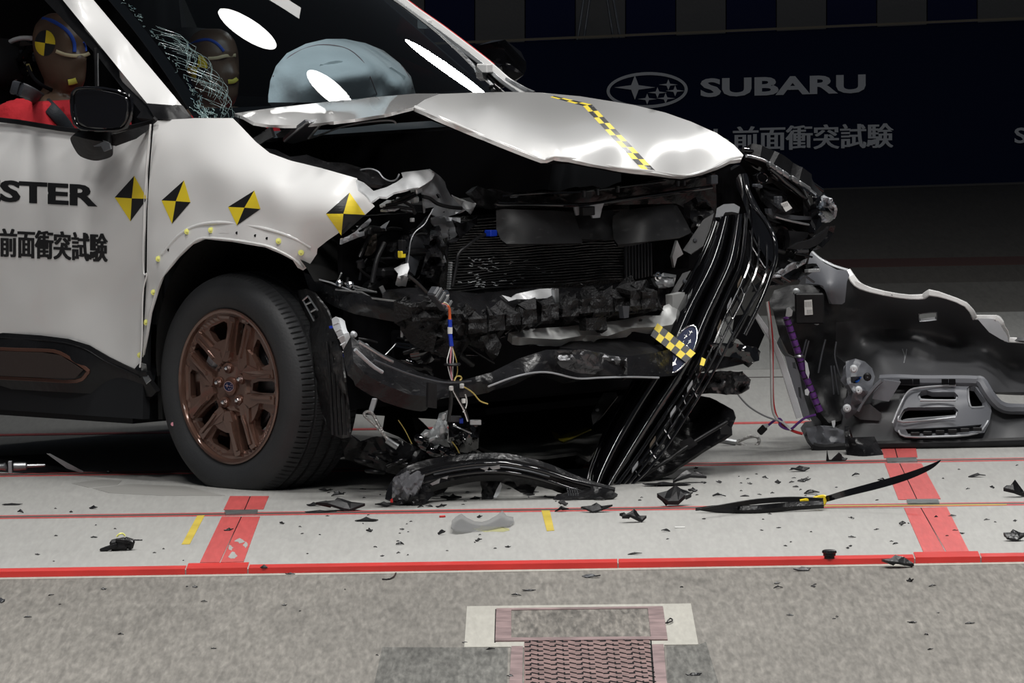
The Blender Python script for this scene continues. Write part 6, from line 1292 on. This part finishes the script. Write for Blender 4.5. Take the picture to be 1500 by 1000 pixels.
MAIN = [(500, 738, 70, 20, 'ribbed black fragment, larger of the two by the red line left of the arched bar', 9), (470, 748.5, 46, 5, 'flat black sliver on the red line left of the arched bar', 6),
        (537, 759, 34, 8, 'curled black fragment below the red line before the crumpled bar end', 6), (928, 755, 38, 20, 'forked black fragment right of the middle, just below the red line', 10), (988, 725, 52, 32, 'chunky black bracket fragment beside the foot of the grille', 12),
        (1010, 697, 52, 20, 'glossy black fragment behind the chunky bracket by the grille', 9), (976, 708, 70, 6, 'long flat black sliver beside the foot of the grille', 7), (874, 743, 46, 14, 'two-pointed black fragment under the foot of the grille', 7), (823, 745, 20, 9, 'small black fin-shaped fragment right of the yellow tape', 5),
        (1315, 822, 44, 18, 'curved black fragment just in front of the red edging at the right', 9), (1175, 832, 24, 8, 'black wedge fragment in front of the red edging near the round cap', 6), (1431, 695, 26, 7, 'flat black fragment on the grey lane near the right side', 6), (1486, 714, 32, 28, 'curved black trim fragment at the far right of the lane', 7),
        (1487, 783, 32, 18, 'crumpled dark fragment cut by the right picture edge', 9), (930, 810, 20, 4, 'flat ribbed black chip on the lane above the pit hatch', 6), (975, 776, 13, 5, 'small black wedge chip below the forked fragment', 6), (1232, 670, 20, 10, 'black fragment on the floor by the bumper cover foot', 6),
        (647, 779, 11, 8, 'knobbly black chip left of the clear lens fragment', 9), (586, 795, 12, 6, 'bent black chip low on the lane left of centre', 8), (541, 775, 10, 8, 'black lump of plastic below the curled fragment', 8), (701, 790, 10, 6, 'black scrap below the clear lens fragment', 8),
        (529, 834, 28, 4.5, 'flat black splinter on the brushed concrete left of centre', 6), (775, 864, 18, 2.5, 'thin black splinter above the pit hatch', 5), (866, 843, 26, 6, 'grey flat chip on the brushed concrete at the centre', 6), (1140, 859, 13, 5, 'pale-rimmed black chip on the brushed concrete', 6),
        (1191, 858, 7, 4, 'tiny black lump on the brushed concrete right of the pale-rimmed chip', 6), (1333, 848, 10, 8, 'small black wedge on the brushed concrete at the right', 5), (1366, 857, 10, 4, 'dark chip right of the small wedge at the right', 5), (1157, 900, 10, 3, 'dark chip on the brushed concrete right of the hatch', 5),
        (1016, 987, 20, 5, 'black splinter in the foreground right of the tread plate', 6), (718, 950, 12, 3.5, 'black chip at the left lower corner of the mortar surround', 6), (748, 990, 10, 5, 'black crumb on the left side rail of the hatch', 7), (1336, 911, 13, 2.5, 'thin dark splinter in the right foreground', 5), (1421, 912, 13, 2.5, 'thin dark splinter at the far right foreground', 5),
        (299, 880, 9, 3, 'dark chip on the brushed concrete at the left', 5), (152, 862, 8, 3, 'black crumb on the brushed concrete at the left', 5), (75, 871, 8, 2.5, 'small dark flake on the brushed concrete near the left edge', 5), (177, 928, 8, 3, 'dark crumb in the left foreground', 5), (2, 879, 10, 8, 'grey rounded fragment cut by the left picture edge', 8),
        (137, 742, 12, 6, 'small black fork-shaped chip left of the yellow tape', 7), (30, 748, 9, 7, 'black bent clip at the left of the lane', 6), (18, 738, 30, 3, 'thin black splinter at the far left of the lane', 5), (335, 775, 14, 6, 'black bolt-like chip on the left red strip', 7), (387, 829, 12, 7, 'black chip on the red edging right of the left strip', 6),
        (425, 840, 14, 3.5, 'black flake just in front of the red edging at the left', 6), (160, 690, 9, 7, 'black wedge chip on the floor by the steel fixture', 6), (1085, 823, 20, 4, 'small dark flake beside the red edging right of centre', 6), (1053, 705, 9, 5, 'small black box-like chip right of the grille foot', 6), (1322, 766, 10, 7, 'knobbly chip on the lane left of the right red strip', 7), (1371, 756, 6, 4, 'dark crumb on the right red strip', 5),
        (1247, 758, 9, 4, 'small bent chip below the long trim strip', 6), (1182, 701, 12, 6, 'pointed black chip between the grille and the bumper cover', 6), (1253, 694, 12, 6, 'knobbly black chip below the bracket block', 7), (1293, 702, 16, 8, 'black chip touching the long trim strip', 6), (1487, 762, 6, 4, 'dark crumb near the right picture edge', 5)]
for i, (x, y, w_, h_, lb, sp) in enumerate(MAIN):
    o = shard(x, y, w_, h_, 100 + i, lb, spikes=sp)
    if i in (23, 38): o.data.materials[0] = GREYP
# block with a yellow clip at the left
kb = empty('plastic_block', G(174, 806), 'black plastic block with a yellow clip on the left of the lane', 'debris')
kz = G(174, 806)
for dx, dy, dz, sx, sy2, sz, a in ((0, 0, .018, .05, .04, .034, .2), (.028, .01, .02, .035, .04, .03, -.3), (-.028, -.02, .010, .055, .015, .014, .35), (.012, -.02, .03, .04, .012, .012, -.1), (.05, .0, .03, .04, .004, .004, .0)):
    X = (rgt * math.cos(a) + ZUP * math.sin(a)); box('block_piece', kz + Vector((dx, dy, dz)), (X, YAX, X.cross(YAX) * -1), (sx, sy2, sz), BLKS if dx else BLK, kb, .2)
tube('yellow_clip', [kz + Vector(p) for p in ((-.005, -.01, .042), (.004, -.012, .05), (.014, -.01, .05), (.02, -.01, .043))], .0025, YPL, kb, 6)
cp = empty('round_cap', G(1215, 818), 'round black ribbed cap standing on the red edging', 'cap')
lathe('cap_body', [(0, .026), (.014, .026), (.019, .024), (.0205, .018), (.018, .015), (.018, .009), (.015, .008), (.015, .0), (0, .0)], G(1215, 818, .003), ZUP, rgt, YAX, BLK, cp, 40, 30, lambda a, j, r, h: (.0012 if int(a / (2 * PI) * 40) % 2 else 0) if .016 < h < .025 else 0)
rg = empty('wire_clip', G(980, 911, ZL), 'small bent black wire clip on the mortar beside the hatch', 'clip')
tube('clip_wire', [G(x, y, ZL + .008) for x, y in ((975, 912), (981, 911), (985, 908), (982, 905.5), (979, 908), (977, 911))], .002, BLK, rg, 6)
tag(tube('black_wire_scrap', [G(x, y, ZL + .003) for x, y in ((560, 848), (568, 848), (576, 845), (580, 839))], .0022, BLK, None, 6), 'bent scrap of black wire on the brushed concrete left of centre', 'wire')
tag(tube('red_scrap', [G(644, 756.5, .003), G(652, 756, .003)], .0035, CU['red'], None, 6), 'tiny red plastic scrap on the lane above the clear lens fragment', 'debris')
tag(box('white_foam_flake', G(996, 772, .002), (rgt, YAX, ZUP), (.03, .02, .003), CU['white'], None), 'thin white flake on the lane right of the forked fragment', 'debris')
for i, (x, y) in enumerate(((318, 689 + 95), (372, 786), (262, 889), (1188, 823), (1255, 819))):
    pass
# small crumbs, grouped by where they lie
ZONES = [('left of the left red strip', 'crumbs left of the strip', 12, (20, 280, 735, 825)), ('between the left red strip and the yellow tape', 'crumbs left of centre', 26, (400, 780, 752, 815)), ('under the front of the car', 'crumbs under the car', 44, (440, 900, 702, 742)),
         ('between the grille foot and the right red strip', 'crumbs right of centre', 46, (920, 1300, 683, 735)), ('below the long trim strip', 'crumbs below the strip', 16, (960, 1340, 752, 810)), ('right of the right red strip', 'crumbs at the right', 14, (1380, 1495, 680, 808)), ('on the brushed concrete', 'crumbs in front of the lane', 22, (20, 1480, 838, 960))]
for zi, (lb, gr, n, (x0, x1, y0, y1)) in enumerate(ZONES):
    for k in range(n):
        q = random.Random(zi * 1000 + k); x = q.uniform(x0, x1); y = q.uniform(y0, y1); s = q.choice([2, 2.5, 3, 3, 4, 5, 7] + ([9, 12, 16] if zi in (2, 3) else [])) 
        shard(x, y, s * q.uniform(1, 1.9), max(1.5, s * q.uniform(.35, .8)), 5000 + zi * 1000 + k, 'tiny black plastic crumb ' + lb, group=gr, name='plastic_crumb', spikes=5)

# ---- crash test dummies
def dummy(hx, hy, v, label, look=0.0, far=False):
    hc = S(hx, hy, v); root = empty('crash_test_dummy', hc - ZUP * .75, label, 'dummy')
    FX = (U * math.cos(look) + V * math.sin(look)).normalized(); LY = ZUP.cross(FX)
    rings = [(-.135, -.005, .055, .03), (-.12, -.03, .082, .048), (-.09, -.055, .094, .061), (-.055, -.075, .098, .069), (-.02, -.092, .098, .074), (.015, -.102, .098, .077), (.05, -.103, .094, .077), (.085, -.092, .082, .069), (.11, -.068, .058, .052), (.124, -.035, .025, .028)]
    def head(off=0.0):
        vs = []; fs = []; n = 28
        for z, xb, xf, hw in rings:
            cxx = (xb + xf) / 2; rx = (xf - xb) / 2 + off
            for i in range(n):
                a = 2 * PI * i / n; x = cxx + rx * math.cos(a); y = (hw + off) * math.sin(a)
                if abs(math.sin(a)) < .25 and math.cos(a) > 0:       # face: brow, nose, lips, chin
                    x += {-.135: 0, -.12: .006, -.09: .010, -.055: .006, -.02: .016, .015: -.004, .05: .003}.get(z, 0)
                if abs(z - .015) < .01 and .25 < abs(math.sin(a)) < .6 and math.cos(a) > 0: x -= .010
                vs.append(hc + FX * x + LY * y + ZUP * (z * 1.02))
        for j in range(len(rings) - 1):
            for i in range(n): k = (i + 1) % n; fs.append((j * n + i, j * n + k, (j + 1) * n + k, (j + 1) * n + i))
        fs.append(tuple(reversed(range(n)))); fs.append(tuple((len(rings) - 1) * n + i for i in range(n)))
        return vs, fs
    J = {'pel': (-.10, 0, -.66), 'bel': (-.08, 0, -.48), 'ch': (-.02, 0, -.31), 'ne': (-.01, 0, -.20), 'nk': (-.01, 0, -.14), 'hd': (0, 0, -.05), 'co': (-.01, 0, -.165)}
    E = [('pel', 'bel'), ('bel', 'ch'), ('ch', 'ne'), ('ne', 'nk'), ('nk', 'hd')]; R_ = {'pel': .15, 'bel': .14, 'ch': .16, 'ne': .10, 'nk': .058, 'hd': .05, 'co': .082}
    for s, t in ((-1, 'r'), (1, 'l')):
        J['sh' + t] = (.0, .175 * s, -.225); J['el' + t] = (.06, .24 * s, -.52); J['wr' + t] = (.30, .17 * s, -.48); J['ha' + t] = (.38, .15 * s, -.46)
        J['hi' + t] = (-.02, .10 * s, -.76); J['kn' + t] = (.40, .12 * s, -.68); J['an' + t] = (.62, .12 * s, -1.0)
        E += [('ne', 'sh' + t), ('sh' + t, 'el' + t), ('el' + t, 'wr' + t), ('wr' + t, 'ha' + t), ('pel', 'hi' + t), ('hi' + t, 'kn' + t), ('kn' + t, 'an' + t)]
        R_.update({'sh' + t: .075, 'el' + t: .052, 'wr' + t: .034, 'ha' + t: .042, 'hi' + t: .095, 'kn' + t: .065, 'an' + t: .045})
    def skin(names, edges, grow, nm, m, withhead=False, vox=.012):
        me = bpy.data.meshes.new('s'); idx = {k: i for i, k in enumerate(names)}
        me.from_pydata([tuple(hc + FX * J[k][0] + LY * J[k][1] + ZUP * J[k][2]) for k in names], [(idx[a], idx[b]) for a, b in edges], [])
        o = bpy.data.objects.new('s', me); COL.objects.link(o); md = o.modifiers.new('k', 'SKIN'); 
        for k in names:
            sv = me.skin_vertices[0].data[idx[k]]; sv.radius = (R_[k] + grow,) * 2; sv.use_root = (k == names[0])
        o.modifiers.new('s', 'SUBSURF').levels = 2
        dg = bpy.context.evaluated_depsgraph_get(); em = o.evaluated_get(dg).to_mesh()
        vs = [v.co.copy() for v in em.vertices]; fs = [tuple(p.vertices) for p in em.polygons]; o.evaluated_get(dg).to_mesh_clear(); bpy.data.objects.remove(o)
        if withhead:
            hv, hfc = head(); b = len(vs); vs += hv; fs += [tuple(i + b for i in f) for f in hfc]
        ob = mesh('t', vs, fs, m, None); rm_ = ob.modifiers.new('r', 'REMESH'); rm_.mode = 'VOXEL'; rm_.voxel_size = vox
        sm = ob.modifiers.new('m', 'SMOOTH'); sm.iterations = 3; sm.factor = .5
        dg = bpy.context.evaluated_depsgraph_get(); em = ob.evaluated_get(dg).to_mesh()
        vs = [v.co.copy() for v in em.vertices]; fs = [tuple(p.vertices) for p in em.polygons]; ob.evaluated_get(dg).to_mesh_clear(); bpy.data.objects.remove(ob)
        return mesh(nm, vs, fs, m, root, True, 80)
    body = skin([k for k in J if k != 'co'], E, 0, 'body', SKIN, True, .008)
    shirt_j = ['bel', 'ch', 'ne', 'shr', 'shl']; J2 = dict(J)
    J['upr'] = (.04, -.22, -.36); J['upl'] = (.04, .22, -.36); R_['upr'] = R_['upl'] = .066
    shirt = skin(['ch', 'bel', 'ne', 'co', 'shr', 'shl', 'upr', 'upl'], [('bel', 'ch'), ('ch', 'ne'), ('ne', 'co'), ('ne', 'shr'), ('ne', 'shl'), ('shr', 'upr'), ('shl', 'upl')], .03, 'shirt', RED)
    hd = onto(body, .002); sh_ = onto([body, shirt], .004)
    return root, hd, sh_, hc, FX, LY
d1, h1, s1, hc1, FX1, LY1 = dummy(88, 76, .46, 'crash test dummy in red shirt and seat belt seen through the side window')
def headmark(cx, cy, rx, ry, hd, root, m2=YEL):
    for k in range(4):
        a0 = -PI / 2 + .12 + k * PI / 2; pts = []; q4 = 5
        for j in range(q4 + 1):
            for i in range(7): a = a0 + PI / 2 * i / 6; pts.append(hd(cx + rx * j / q4 * math.cos(a), cy + ry * j / q4 * math.sin(a)))
        mesh('head_target', pts, [(j * 7 + i, j * 7 + i + 1, j * 7 + i + 8, j * 7 + i + 7) for j in range(q4) for i in range(6)], (YEL if k % 2 == 0 else BST), root, False)
headmark(66, 63, 15, 19, h1, d1)
def ribbon(nm, pts, hd, r, m, root): sweep(nm, [hd(x, y) for x, y in pts], rect(2, .8, .3), m, root, r, ncat=3, sharp=60)
ribbon('blue_chalk_band', [(62, 27), (75, 30), (88, 37), (98, 45), (105, 54), (109, 65), (109, 76)], h1, .006, BLUEP, d1)
ribbon('blue_chalk_band', [(122, 62), (125, 68), (126, 75)], h1, .004, BLUEP, d1)
ribbon('cream_chalk_band', [(82, 75), (95, 80), (110, 82), (124, 81), (131, 78)], h1, .006, CREAM, d1)
ribbon('yellow_chalk', [(100, 121), (106, 120), (112, 118)], h1, .010, LEMON, d1)
ribbon('neck_zip', [(40, 96), (44, 105), (50, 115), (62, 125), (76, 132)], h1, .006, MATT, d1)
sheet('zip_pull', [(38, 94), (42, 93), (46, 104), (44, 108), (40, 104)], mat('brass', (.6, .5, .2), .3, .8), d1, 'v', .36, 3, .003)
ribbon('seat_belt', [(20, 128), (36, 133), (55, 143), (75, 160), (95, 183), (110, 210)], s1, .022, BELT, d1)
tube('collar_frame', [S(x, y, .5) for x, y in ((46, 56), (30, 56), (14, 62), (0, 76), (-4, 92), (4, 104), (14, 112), (24, 114))], .008, CLR, d1, 8)
sheet('neck_bracket', [(28, 68), (46, 66), (48, 90), (40, 112), (30, 108), (26, 90)], GLOSS, d1, 'v', .50, 5, .03, rough=.02, rs=9)
d2, h2, s2, hc2, FX2, LY2 = dummy(312, 98, 1.18, 'crash test dummy behind the windscreen facing the airbag', .0)
headmark(289, 98, 15, 18, h2, d2)
ribbon('blue_chalk_band', [(275, 68), (290, 60), (305, 58), (318, 64), (328, 75)], h2, .005, BLUEP, d2)
ribbon('cream_chalk_band', [(305, 86), (318, 85), (330, 82), (345, 81)], h2, .006, CREAM, d2)
ribbon('yellow_chalk', [(334, 120), (342, 119), (347, 115)], h2, .008, LEMON, d2)
